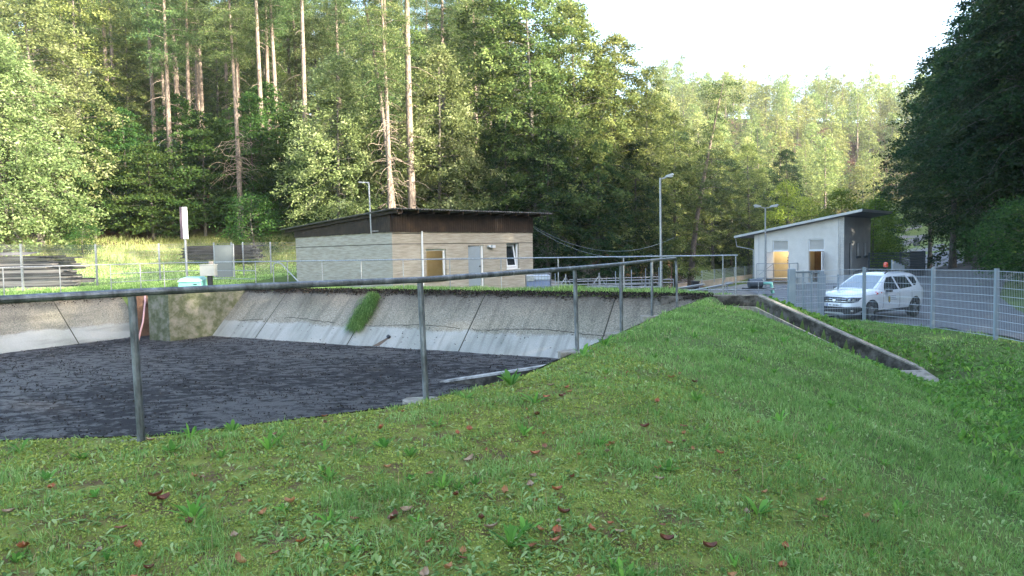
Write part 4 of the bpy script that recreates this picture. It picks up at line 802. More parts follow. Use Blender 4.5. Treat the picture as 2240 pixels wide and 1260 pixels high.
# timber stacks: every plank is its own thing
def plank(x, y, z, L, h, d, rz, mat, label, group):
    mb = MB(); mb.box((x, y, z + h / 2), (L, d, h), rz); o = mb.build('plank', mat); return tag(o, label, 'plank', group)
r2 = random.Random(3); rows = []
ORDW = 'lowest second third fourth fifth sixth seventh eighth ninth tenth eleventh twelfth thirteenth fourteenth fifteenth sixteenth seventeenth eighteenth nineteenth twentieth topmost-but-three topmost-but-two topmost-but-one topmost'.split()
def stack(cx, cy, L, D, n, g, where, dark_from, slant, short):
    z = g
    for k in range(n):
        h = r2.uniform(.045, .09); dark = (k / n) > dark_from or r2.random() < .25
        for j in range(3):
            l_ = L * r2.uniform(.78, 1.08) * (1 - .25 * k / n * slant); off = r2.uniform(-.35, .25) - (.35 * k / n * slant * L * .3)
            plank(cx + off, cy + D * (j - 1) / 3 + r2.uniform(-.04, .04), z, l_, h * .93, D / 3.3, R(r2.uniform(-2.5, 2.5)), M['timber_dark'] if dark else M['timber'],
                  ('dark' if dark else 'pale grey') + ' plank, %s layer up, %s row, timber stack ' % (ORDW[k], ('front', 'middle', 'back')[j]) + short, 'planks stacked ' + where)
        z += h
    return z
g = H1(-25.6, 33.5)
zt = stack(-25.0, 34.0, 7.2, 1.5, 24, g, 'behind the left mesh fence', .72, .35, 'behind left fence')
g = H1(-21.3, 52); stack(-20.8, 50, 5.6, 1.4, 15, g, 'at the forest edge left of the brown building', .1, .4, 'at forest edge')
mb = MB(); s0 = MB()
for i in range(40):
    x = -27.6 + i * .1; s0.add([(x, 33.3, zt + .02 + (.03 if i % 2 else 0)), (x + .1, 33.3, zt + .02 + (0 if i % 2 else .03)), (x + .1, 34.6, zt + .2), (x, 34.6, zt + .2)], [(0, 1, 2, 3), (3, 2, 1, 0)])
tag(s0.build('corrugated_sheet', M['roof_dark']), 'dark corrugated sheet lying on top of the left timber stack', 'roof sheet')

# ------------------------------------------------------------------ car
CAR = thing('parked_car', (13.32, 25.4, -1.36), 'white parked off-road car with roof rails and a red beacon behind the mesh fence', 'car')
paint = flat('white_car_paint', (.66, .69, .72), .22, 0, .6, bump=0); paint.node_tree.nodes['Principled BSDF'].inputs['Coat Weight'].default_value = .6
ft = np.interp
TX = [-2.16, -2.13, -2.05, -1.9, -1.72, -1.5, -.9, -.2, .1, .3, .55, 1.0, 1.12, 1.6, 1.95, 2.07, 2.13, 2.15]
TZ = [.66, .92, 1.12, 1.42, 1.58, 1.63, 1.66, 1.65, 1.60, 1.50, 1.36, 1.12, 1.085, 1.04, .97, .90, .78, .6]
BX = [-2.16, -2.0, -1.8, 1.75, 1.95, 2.15]; BZ = [.5, .36, .3, .27, .27, .42]
WX = [-2.16, -2.05, -1.8, -1.3, 1.3, 1.7, 1.95, 2.08, 2.15]; WW = [.66, .78, .86, .905, .905, .88, .8, .7, .56]
def sec(x):
    zt = ft(x, TX, TZ); zb = ft(x, BX, BZ); wp = ft(x, WX, WW); g = float(np.clip((zt - 1.1) / .5, 0, 1)); zs = min(1.03, zt - .11)
    pts = [(0, zb), (.8 * wp, zb), (.96 * wp, zb + .1), (1.0 * wp, min(.6, zs - .08)), (1.0 * wp, zs - .06), (.985 * wp, zs)]
    yr = wp * .93 * (1 - g) + (wp - .25) * g; zr = zt - .07
    pts += [(wp * .975 * .67 + yr * .33, zs + (zr - zs) * .33), (wp * .96 * .33 + yr * .67, zs + (zr - zs) * .67), (yr, zr), (yr - .07, zt - .02), (yr * .6, zt + .005), (0, zt + .015)]
    return pts
def yflank(x, z):
    p = sec(x); ys = [q[0] for q in p[2:10]]; zs = [q[1] for q in p[2:10]]; return float(ft(z, zs, ys))
sx = np.concatenate([np.linspace(-2.16, -1.9, 7), np.linspace(-1.8, 1.7, 34), np.linspace(1.8, 2.15, 8)])
ca_, sa_ = math.cos(R(210)), math.sin(R(210))
def CW(x, y, z): return (13.32 + ca_ * x - sa_ * y, 25.4 + sa_ * x + ca_ * y, -1.36 + z)
mb = MB(); rows = []
for x in sx:
    p = sec(x); full = [(q[0], q[1]) for q in p] + [(-q[0], q[1]) for q in p[-2:0:-1]]
    rows.append(len(mb.v)); mb.v += [CW(x, y, z) for y, z in full]; npt = len(full)
for a, b in zip(rows[:-1], rows[1:]):
    for j in range(npt): mb.f.append((a + j, b + j, b + (j + 1) % npt, a + (j + 1) % npt))
mb.f.append(tuple(rows[0] + j for j in range(npt))); mb.f.append(tuple(rows[-1] + j for j in range(npt))[::-1])
body = mb.build('body', paint, CAR, smooth='auto')
cm = MB()
for wx in (1.335, -1.335):
    for sy in (1, -1): cm.tube([CW(wx, sy * .6, .36), CW(wx, sy * 1.2, .36)], .41, 28)
cut = cm.build('cut', M['black'], CAR); body.data.materials.append(M['black'])
bo = body.modifiers.new('b', 'BOOLEAN'); bo.object = cut; bo.operation = 'DIFFERENCE'; bo.solver = 'EXACT'; bo.material_mode = 'TRANSFER'
body.modifiers.move(1, 0)
dg = bpy.context.evaluated_depsgraph_get(); nm_ = bpy.data.meshes.new_from_object(body.evaluated_get(dg)); body.modifiers.clear(); body.data = nm_
bpy.data.objects.remove(cut)
wheel = None
tyre = flat('tyre_rubber', (.02, .02, .021), .85); rim = flat('wheel_rim_metal', (.3, .31, .33), .35, .7)
for wx in (1.335, -1.335):
    for sy in (1, -1):
        t = MB(); prof = [(.2, .66), (.3, .66), (.335, .69), (.345, .74), (.345, .84), (.33, .885), (.27, .9), (.205, .885)]; n = 28; k0 = len(t.v)
        for i in range(n):
            a = 6.28319 * i / n
            for r_, y in prof: t.v.append(CW(wx + math.cos(a) * r_, sy * y, .345 + math.sin(a) * r_))
        m_ = len(prof)
        for i in range(n):
            for j in range(m_ - 1): q = (i * m_ + j, i * m_ + j + 1, ((i + 1) % n) * m_ + j + 1, ((i + 1) % n) * m_ + j); t.f.append(q if sy < 0 else q[::-1])
        wo = t.build('wheel', tyre, CAR, smooth='auto')
        r_ = MB(); r_.tube([CW(wx, sy * .7, .345), CW(wx, sy * .82, .345)], .2, 24)
        for i in range(5):
            a = 6.283 * i / 5 + .3; r_.bar(CW(wx, sy * .86, .345), CW(wx + math.cos(a) * .19, sy * .87, .345 + math.sin(a) * .19), .06, .04)
        r_.tube([CW(wx, sy * .8, .345), CW(wx, sy * .89, .345)], .05, 10); r_.build('rim', rim, wo)
def flank(poly, mat, name, parent, sgn=1, off=.006, sub=5):
    """panel on the side: poly of (x,z) subdivided and laid on the body side"""
    bm = bmesh.new(); vs = [bm.verts.new((x, 0, z)) for x, z in poly]; bm.faces.new(vs); bmesh.ops.triangulate(bm, faces=bm.faces); 
    for _ in range(3): bmesh.ops.subdivide_edges(bm, edges=[e for e in bm.edges if e.calc_length() > .12], cuts=1)
    bmesh.ops.triangulate(bm, faces=bm.faces); mb = MB(); bm.verts.ensure_lookup_table()
    v = [CW(q.co.x, sgn * (yflank(q.co.x, q.co.z) + off), q.co.z) for q in bm.verts]; f = [tuple(w_.index for w_ in fa.verts) for fa in bm.faces]; bm.free()
    return mb.add(v, f).build(name, mat, parent, smooth=True)
for sg in (1, -1):
    flank([(.62, 1.06), (.42, 1.3), (.17, 1.5), (-.14, 1.53), (-.26, 1.07)], M['glass'], 'side_window', CAR, sg)
    flank([(-.36, 1.07), (-.24, 1.53), (-.98, 1.53), (-1.18, 1.13)], M['glass'], 'side_window', CAR, sg)
    flank([(-1.12, 1.5), (-1.30, 1.17), (-1.42, 1.16), (-1.62, 1.28), (-1.58, 1.5)], M['glass'], 'side_window', CAR, sg)
    for xx in (.68, -.31, -1.08):
        mb = MB(); zz = [.42, .6, .8, 1.0]; P = [CW(xx + (0 if xx > -1 else -.0), sg * (yflank(xx, z) + .002), z) for z in zz]
        for a, b in zip(P[:-1], P[1:]): mb.bar(a, b, .008, .008)
        mb.build('door_seam', M['black'], body)
    for xx in (-.12, -.95): MB().bar(CW(xx, sg * (yflank(xx, .93) + .02), .93), CW(xx - .16, sg * (yflank(xx, .93) + .02), .945), .03, .03).build('door_handle', paint, body)
    flank([(1.0, .3), (-1.0, .3), (-1.0, .38), (1.0, .38)], M['black'], 'sill_trim', CAR, sg)
    mr = MB().box(CW(.55, sg * 1.03, 1.08), (.14, .2, .15), R(210)).build('mirror', M['black'], CAR, bevel=.03)
    P = [CW(x, sg * .6, z) for x, z in ((.12, 1.63), (.02, 1.7), (-.3, 1.73), (-.9, 1.745), (-1.35, 1.73), (-1.5, 1.66))]
    MB().tube(P, .024, 8).build('roof_rail', M['black'], CAR, smooth=True)
# windscreen / rear window: laid on the sloping surface
def ontop(us, xs, off, mat, name, parent):
    V = []; f = []
    for i, x in enumerate(xs):
        p = sec(x); yr = p[8][0]
        for u in us: y = u * (yr - .04); z = float(ft(abs(y), [0, p[10][0], p[9][0], p[8][0]], [p[11][1], p[10][1], p[9][1], p[8][1]])); V.append(CW(x, y, z + off))
    n = len(us)
    for i in range(len(xs) - 1):
        for j in range(n - 1): f.append((i * n + j, i * n + j + 1, (i + 1) * n + j + 1, (i + 1) * n + j))
    return MB().add(V, f).build(name, mat, parent, smooth=True)
ws = glassmat('sky_painted_windscreen', (.2, .24, .27), .06); ontop(np.linspace(-1, 1, 9), np.linspace(.2, 1.0, 12), .008, ws, 'windscreen', CAR)  # sky reflection put into the pale blue-grey base colour
MB().bar(CW(1.03, .55, 1.115), CW(1.0, -.1, 1.13), .015, .015).build('wiper', M['black'], CAR)
def frontx(y, z): return min(ft(abs(y), [.5, .6, .7, .8, .88], [2.15, 2.12, 2.06, 1.94, 1.7]), ft(z, [.6, .78, .90, .97], [2.15, 2.13, 2.07, 1.95]))
def face(poly, mat, name, parent, off=.01, th=.03):
    """panel on the front: poly of (y,z)"""
    ys = [p[0] for p in poly]; y0, y1 = min(ys), max(ys); n = max(2, int((y1 - y0) / .05)); V = []; f = []
    for i in range(n + 1):
        y = y0 + (y1 - y0) * min(max(i / n, .002), .998); zz = []
        for a, b in zip(poly, poly[1:] + poly[:1]):
            if (a[0] - y) * (b[0] - y) <= 0 and a[0] != b[0]: zz.append(a[1] + (b[1] - a[1]) * (y - a[0]) / (b[0] - a[0]))
        za, zb = min(zz), max(zz)
        for k in range(4): z = za + (zb - za) * k / 3; V.append(CW(frontx(y, z) + off, y, z))
        V.append(CW(frontx(y, zb) + off - .1, y, zb)); V.append(CW(frontx(y, za) + off - .1, y, za))
    for i in range(n):
        for k in range(6): f.append((i * 6 + k, (i + 1) * 6 + k, (i + 1) * 6 + (k + 1) % 6, i * 6 + (k + 1) % 6))
    f += [tuple(range(6)), tuple(n * 6 + k for k in range(6))[::-1]]
    return MB().add(V, f).build(name, mat, parent)
chrome = flat('chrome_trim', (.45, .47, .5), .25, .8)
gr = face([(-.5, .68), (-.25, .66), (.25, .66), (.5, .68), (.5, .84), (.25, .86), (-.25, .86), (-.5, .84)], M['black'], 'grille', CAR, .02)
for z in (.72, .80):
    for y0_, y1_ in ((-.46, -.26), (-.22, -.08), (.08, .22), (.26, .46)): face([(y0_, z - .009), (y1_, z - .009), (y1_, z + .009), (y0_, z + .009)], chrome, 'grille_bar', gr, .035)
face([(-.06, .72), (0, .7), (.06, .72), (.06, .79), (-.06, .79)], chrome, 'badge', gr, .04)
lampm = glassmat('headlight_lens', (.06, .07, .09), .12)
for sg in (1, -1):
    h = face([(sg * .52, .67), (sg * .66, .68), (sg * .8, .72), (sg * .84, .86), (sg * .66, .87), (sg * .52, .86)][::sg], lampm, 'headlight', CAR, .03)
    for c_ in (.58, .71): face([(sg * (c_ + .045 * math.cos(t)), .775 + .055 * math.sin(t)) for t in np.linspace(0, 6.283, 9)[:-1] * sg], chrome, 'lamp_ring', h, .045)
    face([(sg * (.66 + .05 * math.cos(t)), .4 + .05 * math.sin(t)) for t in np.linspace(0, 6.283, 11)[:-1] * sg], chrome, 'fog_light', CAR, .05)
face([(-.86, .42), (-.62, .25), (.62, .25), (.86, .42), (.84, .55), (.42, .52), (-.42, .52), (-.84, .55)], M['black'], 'lower_bumper', CAR, .04)
face([(-.4, .27), (.4, .27), (.34, .33), (-.34, .33)], M['box_grey'], 'skid_plate', CAR, .055)
pl = face([(-.26, .53), (.26, .53), (.26, .63), (-.26, .63)], M['white'], 'licence_plate', CAR, .06)
face([(-.26, .53), (-.22, .53), (-.22, .63), (-.26, .63)], flat('plate_blue', (.02, .06, .3), .4), 'plate_band', pl, .064)
for y0_ in (-.17, -.11, -.01, .05, .11, .17): face([(y0_, .555), (y0_ + .03, .555), (y0_ + .03, .605), (y0_, .605)], M['black'], 'plate_character', pl, .066)
red = flat('red_marking', (.5, .02, .02), .4)
flank([(1.12, .93), (.98, .95), (.98, 1.03), (1.1, 1.03)], red, 'fender_sticker', body, 1); flank([(.98, .95), (.84, .965), (.84, 1.02), (.98, 1.03)], M['white'], 'fender_sticker', body, 1, .007)
flank([(.84, .965), (.74, .98), (.82, 1.02)], red, 'fender_sticker', body, 1)
flank([(.40, .86), (.40, .66), (.34, .6), (.28, .66), (.28, .86)], M['black'], 'crest', body, 1, .008)
flank([(.38, .84), (.38, .68), (.34, .63), (.30, .68), (.30, .84)], flat('crest_yellow', (.6, .45, .03), .5), 'crest', body, 1, .011); flank([(.355, .8), (.355, .7), (.325, .7), (.325, .8)], M['black'], 'crest', body, 1, .014)
grey_t = flat('grey_lettering', (.2, .24, .32), .5)
for i, (a, b) in enumerate(((.22, -.06), (.22, -.02), (.22, -.1))):
    mb = MB(); x = a; rr_ = random.Random(i)
    while x > b: l_ = rr_.uniform(.02, .05); z = .84 - i * .07; mb.add([CW(x, yflank(x, z) + .008, z), CW(x - l_, yflank(x, z) + .008, z), CW(x - l_, yflank(x, z) + .008, z + .025), CW(x, yflank(x, z) + .008, z + .025)], [(0, 1, 2, 3)]); x -= l_ + .012
    mb.build('door_lettering', grey_t, body)
bc = MB().tube([CW(-.75, .1, 1.66), CW(-.75, .1, 1.86)], .02, 8).build('beacon_stem', M['black'], CAR)
amb = flat('beacon_red', (.5, .06, .03), .15, 0, .8); MB().tube([CW(-.75, .1, 1.84), CW(-.75, .1, 1.87), CW(-.75, .1, 1.98), CW(-.75, .1, 2.02), CW(-.75, .1, 2.03)], [.07, .085, .08, .05, .01], 14).build('beacon', amb, bc, smooth=True)

# ------------------------------------------------------------------ trees
def leaves(C, s, seed, droop=.0, flatb=.5, lv=None, asp=.5):
    r = np.random.default_rng(seed); n = len(C)
    a = r.normal(size=(n, 3)); a[:, 2] = a[:, 2] * (1 - flatb) - droop; a /= np.linalg.norm(a, axis=1)[:, None]
    b = r.normal(size=(n, 3)); b[:, 2] *= (1 - flatb); b -= a * (a * b).sum(1)[:, None]; b /= np.linalg.norm(b, axis=1)[:, None]
    s = s * r.uniform(.6, 1.25, (n, 1))
    V = np.stack([C - a * s, C + b * s * asp, C + a * s, C - b * s * asp], 1).reshape(-1, 3)
    if lv is None: lv = r.uniform(0, 1, n)
    return V, np.arange(n * 4).reshape(-1, 4), np.repeat(lv, 4)
def tubes_np(paths, n=6):
    VV = []; FF = []; c = 0
    for P, rad in paths:
        P = np.array(P, float); m = len(P)
        for i in range(m):
            d = P[min(i + 1, m - 1)] - P[max(i - 1, 0)]; d /= np.linalg.norm(d) + 1e-9
            ref = np.array([1, 0, 0]) if abs(d[0]) < .8 else np.array([0, 1, 0]); a = np.cross(d, ref); a /= np.linalg.norm(a); b = np.cross(d, a)
            for j in range(n): t = 2 * math.pi * j / n; VV.append(P[i] + rad[i] * (a * math.cos(t) + b * math.sin(t)))
        for i in range(m - 1):
            for j in range(n): FF.append((c + i * n + j, c + i * n + (j + 1) % n, c + (i + 1) * n + (j + 1) % n, c + (i + 1) * n + j))
        c += m * n
    return np.array(VV), np.array(FF)
def gen_tree(name, seed, H_, h0, Rm, prof, nb, leafmat_, bark, up=.5, droop=.7, npad=9, nleaf=26, ls=.13, padr=.8, padt=.14, r0=.25, lean=(0, 0), curve=.6, fl=.55, ldroop=.3, sub=3, bn=6, asp=.5, stubs=0, tiltout=.25):
    r = np.random.default_rng(seed)
    m = 9; tz = np.linspace(0, 1, m); ph = r.uniform(0, 6, 2)
    tx = lean[0] * tz ** 1.5 + curve * .5 * np.sin(tz * 3 + ph[0]) * tz; ty = lean[1] * tz ** 1.5 + curve * .5 * np.sin(tz * 2.6 + ph[1]) * tz
    TP = np.stack([tx, ty, tz * H_ - .6 * (tz == 0)], 1); tr = r0 * (1 - tz) ** .8 + .02; tr[0] *= 1.35
    paths = [(TP, tr)]; C = []; LV = []
    def tp(t): return np.array([np.interp(t, tz, TP[:, 0]), np.interp(t, tz, TP[:, 1]), t * H_])
    for i in range(nb):
        t = h0 + (1 - h0) * (i + r.uniform(0, 1)) / nb; f = (t - h0) / (1 - h0)
        L = Rm * float(np.interp(f, [p[0] for p in prof], [p[1] for p in prof])) * r.uniform(.65, 1.15)
        az = i * 2.39996 + r.uniform(-.5, .5); d = np.array([math.cos(az), math.sin(az), 0]); side = np.array([-d[1], d[0], 0])
        s = np.linspace(0, 1, 6); u_ = up * r.uniform(.6, 1.3)
        bp = tp(min(t, .97)) + d * (s * L)[:, None] + np.array([0, 0, 1]) * (u_ * s * L - droop * (s ** 2) * L)[:, None] + side * (np.sin(s * 3 + r.uniform(0, 6)) * .08 * L)[:, None]
        br = max(.012, r0 * .28 * (1 - t * .75)) * (1 - s * .85); paths.append((bp, br))
        k = max(3, int(npad * (.35 + L / Rm)))
        for j in range(k):
            q = r.uniform(.22, 1.05) ** .8; sp = np.array([np.interp(q, s, bp[:, a]) for a in range(3)])
            sp = sp + side * r.normal() * .22 * L * (.4 + q) * .8 + np.array([0, 0, r.normal() * .12])
            n_ = int(nleaf * r.uniform(.6, 1.4)); g = r.normal(size=(n_, 3)); g[:, :2] *= padr * .5 * r.uniform(.7, 1.3); g[:, 2] *= padt
            out = (g[:, :2] @ d[:2]); g[:, 2] -= tiltout * out + .12 * (g[:, 0] ** 2 + g[:, 1] ** 2)
            C.append(sp + g); LV.append(np.clip(r.normal(.45 + .24 * r.normal(), .15, n_), 0, 1))  # tone shift per pad paints sunlit clumps and dark depths into the leaves
    for i in range(stubs):
        t = r.uniform(.1, h0 + .1); az = r.uniform(0, 6.28); d = np.array([math.cos(az), math.sin(az), 0]); L = r.uniform(.6, 2.2); s = np.linspace(0, 1, 4)
        bp = tp(t) + d * (s * L)[:, None] + np.array([0, 0, 1]) * (.1 * s * L - .5 * s ** 2 * L)[:, None]; paths.append((bp, .035 * (1 - s * .8)))
    C = np.concatenate(C); V, Q_, lv = leaves(C, ls, seed + 1, ldroop, fl, np.concatenate(LV), asp)
    tv, tf = tubes_np(paths, bn)
    return mesh_np('trunk', tv, tf, mat=bark, smooth=True), mesh_np('crown', V, Q_, mat=leafmat_, lv=lv)
round_ = [(0, .75), (.25, 1), (.6, .9), (.85, .55), (1, .15)]; coneish = [(0, 1), (.5, .62), (.85, .25), (1, .04)]; pinep = [(0, .55), (.3, .9), (.7, .8), (1, .3)]; colu = [(0, .8), (.3, 1), (.7, .7), (1, .2)]
VAR = {}
def var(k, *a, **kw): VAR[k] = gen_tree(k, *a, **kw)
for i in range(3): var('beech%d' % i, 10 + i, 22 + 1.5 * i, .1, 5.6, round_, 105, M['leaf_beech'], M['bark_grey'], npad=7, nleaf=46, ls=.135, padr=.62, padt=.17)
for i in range(2): var('pale%d' % i, 20 + i, 19 + 2 * i, .12, 6.0, round_, 100, M['leaf_pale'], M['bark_grey'], npad=8, nleaf=50, ls=.13, droop=.8, padr=.65, padt=.22)
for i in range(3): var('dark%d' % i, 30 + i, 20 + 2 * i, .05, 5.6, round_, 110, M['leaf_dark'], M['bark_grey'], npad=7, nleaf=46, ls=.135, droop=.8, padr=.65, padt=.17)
for i in range(4): var('pine%d' % i, 40 + i, 27 + 1.5 * i, .52 + .04 * i, 2.9, pinep, 42, M['needle'], M['bark_pine'], up=.35, droop=.35, npad=8, nleaf=60, ls=.12, padr=.8, padt=.18, r0=.29, asp=.22, curve=.5, stubs=22, fl=.2, ldroop=0)
for i in range(2): var('spruce%d' % i, 50 + i, 25 + 3 * i, .12, 4.2, coneish, 120, M['needle_dark'], M['bark_pine'], up=.1, droop=.35, npad=9, nleaf=26, ls=.1, padr=.7, padt=.22, r0=.26, asp=.25, fl=.2, ldroop=.5, stubs=6)
for i in range(3): var('under%d' % i, 60 + i, 8 + 1.5 * i, .06, 3.2, round_, 60, M['leaf_under'], M['bark_grey'], up=.35, droop=.45, npad=8, nleaf=32, ls=.12, padr=.75, padt=.07, r0=.09, curve=.3)
for i in range(2): var('lime%d' % i, 70 + i, 9 + 3 * i, .08, 3.6, round_, 60, M['leaf_lime'], M['bark_grey'], up=.6, droop=.5, npad=8, nleaf=30, ls=.1, padr=.8, padt=.2, r0=.1)
var('hornbeam', 80, 16, .2, 4.8, colu, 70, M['leaf_pale'], M['bark_grey'], up=.25, droop=.75, npad=8, nleaf=48, ls=.12, padr=.6, padt=.2, r0=.14)
for i in range(2): var('bush%d' % i, 90 + i, 3.2, .05, 2.0, round_, 40, M['leaf_under'], M['bark_grey'], up=.7, droop=.5, npad=6, nleaf=24, ls=.07, padr=.5, padt=.16, r0=.04)
def far_tree(k, seed, H_, h0, Rm, prof, mat, bark, n=55, pine=False): VAR[k] = gen_tree(k, seed, H_, h0, Rm, prof, n, mat, bark, up=.4, droop=.45, npad=5, nleaf=11, ls=.3, padr=1.2, padt=.35, r0=.25, bn=4, stubs=4 if pine else 0)
for i in range(3): far_tree('farl%d' % i, 100 + i, 15 + i, .12, 4.6, round_, M['leaf_far'], M['bark_grey'], 60)
for i in range(3): far_tree('farp%d' % i, 110 + i, 20 + i, .42, 3.4, pinep, M['leaf_far'], M['bark_pine'], 36, True)
tree_n = [0]
def tree(kind, x, y, label, cat='tree', group=None, sc=1.0, name=None, rz=None, z=None, merged=False):
    tree_n[0] += 1; t_, c_ = VAR[kind]; g = H1(x, y) if z is None else z
    nm = name or {'pine': 'pine_tree', 'spru': 'spruce_tree', 'unde': 'small_tree', 'bush': 'shrub', 'lime': 'small_tree', 'horn': 'hornbeam_tree', 'farp': 'pine_tree', 'farl': 'deciduous_tree'}.get(kind[:4], 'deciduous_tree')
    o = thing(nm, (x, y, g), label, cat, group, rz if rz is not None else random.uniform(0, 6.28)); o.scale = (sc, sc, sc * random.uniform(.94, 1.06))
    link('trunk', t_, o); link('crown', c_, o); return o
def PX(px, y): return (px - 1120) / FPX * y
def T(kind, px, y, label, **k): return tree(kind, PX(px, y), y, label, **k)
ORD = 'leftmost counting,second,third,fourth,fifth,sixth,seventh,eighth,ninth,tenth,eleventh,twelfth,thirteenth,fourteenth,fifteenth,sixteenth,seventeenth,last'.split(',')
# left pale group
T('pale0', 20, 50, 'sunlit pale leafed tree filling the upper left corner, left of the timber stack', sc=.92)
T('pale1', 95, 57, 'sunlit pale leafed tree just right of the corner tree, above the left timber stack', sc=1.0)
T('pale0', -90, 47, 'pale leafed tree at the left edge of the picture', sc=1.0)
T('beech1', 195, 66, 'green leafy tree between the pale corner trees and the first pine trunks')
# tall pines at the forest edge
pines = [(258, 74, 'pine1', 'tall pine left of the bright sky gap near the upper left'), (352, 80, 'pine2', 'slim pine between the sky gap and the twin pine trunks'),
 (385, 63, 'pine0', 'tall leaning pine whose dark trunk stands above the narrow white light panel'), (402, 70, 'pine3', 'pine trunk close behind the one above the light panel'), (430, 68, 'pine1', 'straight pine, second trunk right of the light panel'),
 (449, 76, 'pine2', 'reddish slim pine, third trunk right of the light panel'), (540, 72, 'pine0', 'slanting pine above the dark round shrub'), (588, 66, 'pine3', 'stout pine, left trunk of the trio left of the brown building roof'),
 (603, 74, 'pine1', 'pine, middle trunk of the trio left of the brown building roof'), (618, 69, 'pine2', 'pine, right trunk of the trio left of the brown building roof'), (662, 80, 'pine0', 'thin pale pine trunk left of the red one'),
 (679, 64, 'pine3', 'pine with a reddish trunk above the left end of the brown roof'), (757, 76, 'pine1', 'pine with a short pale trunk showing left of the bright drooping tree'),
 (978, 66, 'pine2', 'grey pine trunk right of the bright white trunk behind the roof'), (1018, 82, 'pine0', 'brown pine trunk near the top right of the drooping bright tree'), (1048, 72, 'pine1', 'long straight grey pine behind the right half of the brown roof')]
for px, y, k, lab in pines: T(k, px, y, lab, group='tall pines at the forest edge')
T('pine2', 907, 52, 'large pine with a thick bright sunlit trunk right behind the brown roof', sc=1.12)
# leaning pine left of it
lp = gen_tree('lp', 201, 26, .42, 3.2, pinep, 46, M['needle'], M['bark_pine'], up=.3, droop=.6, npad=7, nleaf=36, ls=.1, padr=.8, padt=.2, r0=.19, asp=.3, lean=(-3.4, 1), stubs=34, fl=.2)
VAR['leanp'] = lp; T('leanp', 872, 51, 'leaning pine with dead twigs whose trunk tilts left behind the brown roof', rz=0)
bp_ = gen_tree('bp', 205, 22.5, .4, 3.4, [(0, .9), (.3, .8), (.5, .35), (.75, .3), (.85, .75), (1, .8)], 34, M['needle'], M['bark_pine'], up=.25, droop=.4, npad=7, nleaf=46, ls=.13, padr=.9, padt=.18, r0=.33, asp=.3, lean=(3.4, 0), stubs=14, curve=.5, fl=.2)
VAR['bentp'] = bp_; T('bentp', 1510, 72, 'bare bent pine with a tufted top leaning right against the sky', rz=0)
for i, (px, y, k, s, lab) in enumerate([(745, 54, 'hornbeam', .95, 'sunlit drooping tree left of the leaning pine'), (965, 55, 'hornbeam', 1.06, 'sunlit tree with long drooping branches right of the thick pine trunk'), (845, 58, 'pale1', .8, 'pale leafy tree crown behind the two bright pine trunks')]): T(k, px, y, lab, sc=s)
und = [(215, 60, 'under1'), (285, 63, 'under2'), (340, 60, 'under0'), (400, 66, 'under2'), (455, 61, 'under1'), (500, 66, 'under0'), (640, 62, 'under1'), (600, 68, 'under2'), (700, 60, 'under0'), (560, 63, 'under2'), (780, 63, 'under1'), (850, 66, 'under2'), (920, 64, 'under0'), (1000, 62, 'under1'), (240, 69, 'under2'), (170, 62, 'under0'), (130, 68, 'under2'), (60, 66, 'under1')]
for i, (px, y, k) in enumerate(sorted(und)): T(k, px, y, 'dark green understorey tree, %s from the left along the forest edge' % ORD[i], group='understorey trees at the forest edge', sc=random.uniform(.95, 1.3))
T('bush1', 185, 53, 'bright green round shrub on the meadow edge above the first fence bay', sc=.78); T('bush0', 560, 55, 'large dark round shrub between the white light panel and the brown building', sc=1.35); T('bush1', 1030, 46, 'small green shrub peeping over the right part of the brown roof', sc=1.15)
def dead_twigs(o, seed, n, h0, h1, R_):
    r = np.random.default_rng(seed); paths = []
    for i in range(n):
        p = np.array([r.normal() * .3, r.normal() * .3, r.uniform(h0, h1)]); az = r.uniform(0, 6.28); d = np.array([math.cos(az), math.sin(az), .1]); P = [p.copy()]
        for k in range(9): d = d + r.normal(size=3) * .28 + np.array([0, 0, -.16]); d /= np.linalg.norm(d); p = p + d * R_ / 8 * r.uniform(.6, 1.2); P.append(p.copy())
        paths.append((P, .026 * (1 - np.linspace(0, .8, 10))))
    tv, tf = tubes_np(paths, 4); link('dead_branches', mesh_np('dead_branches', tv, tf, mat=M['twig'], smooth=True), o)
dead_twigs(T('pine2', 532, 60, 'pine with pale dead branches hanging above the dark round shrub', sc=.85), 5, 60, 6, 11, 3.2)
dead_twigs(T('pine1', 858, 50.5, 'thin pine wrapped in pale dead twigs just left of the thick bright trunk', sc=.8), 6, 46, 3, 14, 2.2)
# middle beeches
mid = [(1085, 62, 'beech1', 1.1, 'tall leafy tree right behind the right end of the brown building'), (1170, 58, 'beech2', 1.05, 'huge leafy tree with a dark lower skirt, right of the brown building'), (1265, 60, 'beech0', 1.08, 'big leafy tree, second right of the brown building'),
 (1345, 62, 'beech1', .98, 'broad leafy tree behind the tall lamp post, its top against the sky'), (1420, 66, 'beech2', .82, 'leafy tree directly right of the tall lamp head'), (1475, 74, 'beech0', .86, 'leafy tree left of the bent bare pine'),
 (1230, 74, 'beech2', 1.15, 'tall crown behind the huge middle tree'), (1130, 80, 'beech0', 1.2, 'tall crown at the top centre of the forest'), (1320, 78, 'beech1', 1.05, 'pale tree top against the sky, right of centre'),
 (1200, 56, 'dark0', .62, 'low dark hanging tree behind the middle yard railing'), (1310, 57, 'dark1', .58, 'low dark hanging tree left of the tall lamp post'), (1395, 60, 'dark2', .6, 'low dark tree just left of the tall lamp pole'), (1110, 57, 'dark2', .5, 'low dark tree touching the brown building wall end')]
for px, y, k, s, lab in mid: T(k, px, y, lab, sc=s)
rm = [(1520, 112, 'dark0', .85), (1565, 118, 'dark1', .8), (1600, 112, 'dark2', .78), (1640, 120, 'dark0', .85), (1680, 116, 'dark1', .82), (1490, 116, 'dark2', .85), (1455, 120, 'dark0', .9), (1720, 112, 'dark2', .8)]
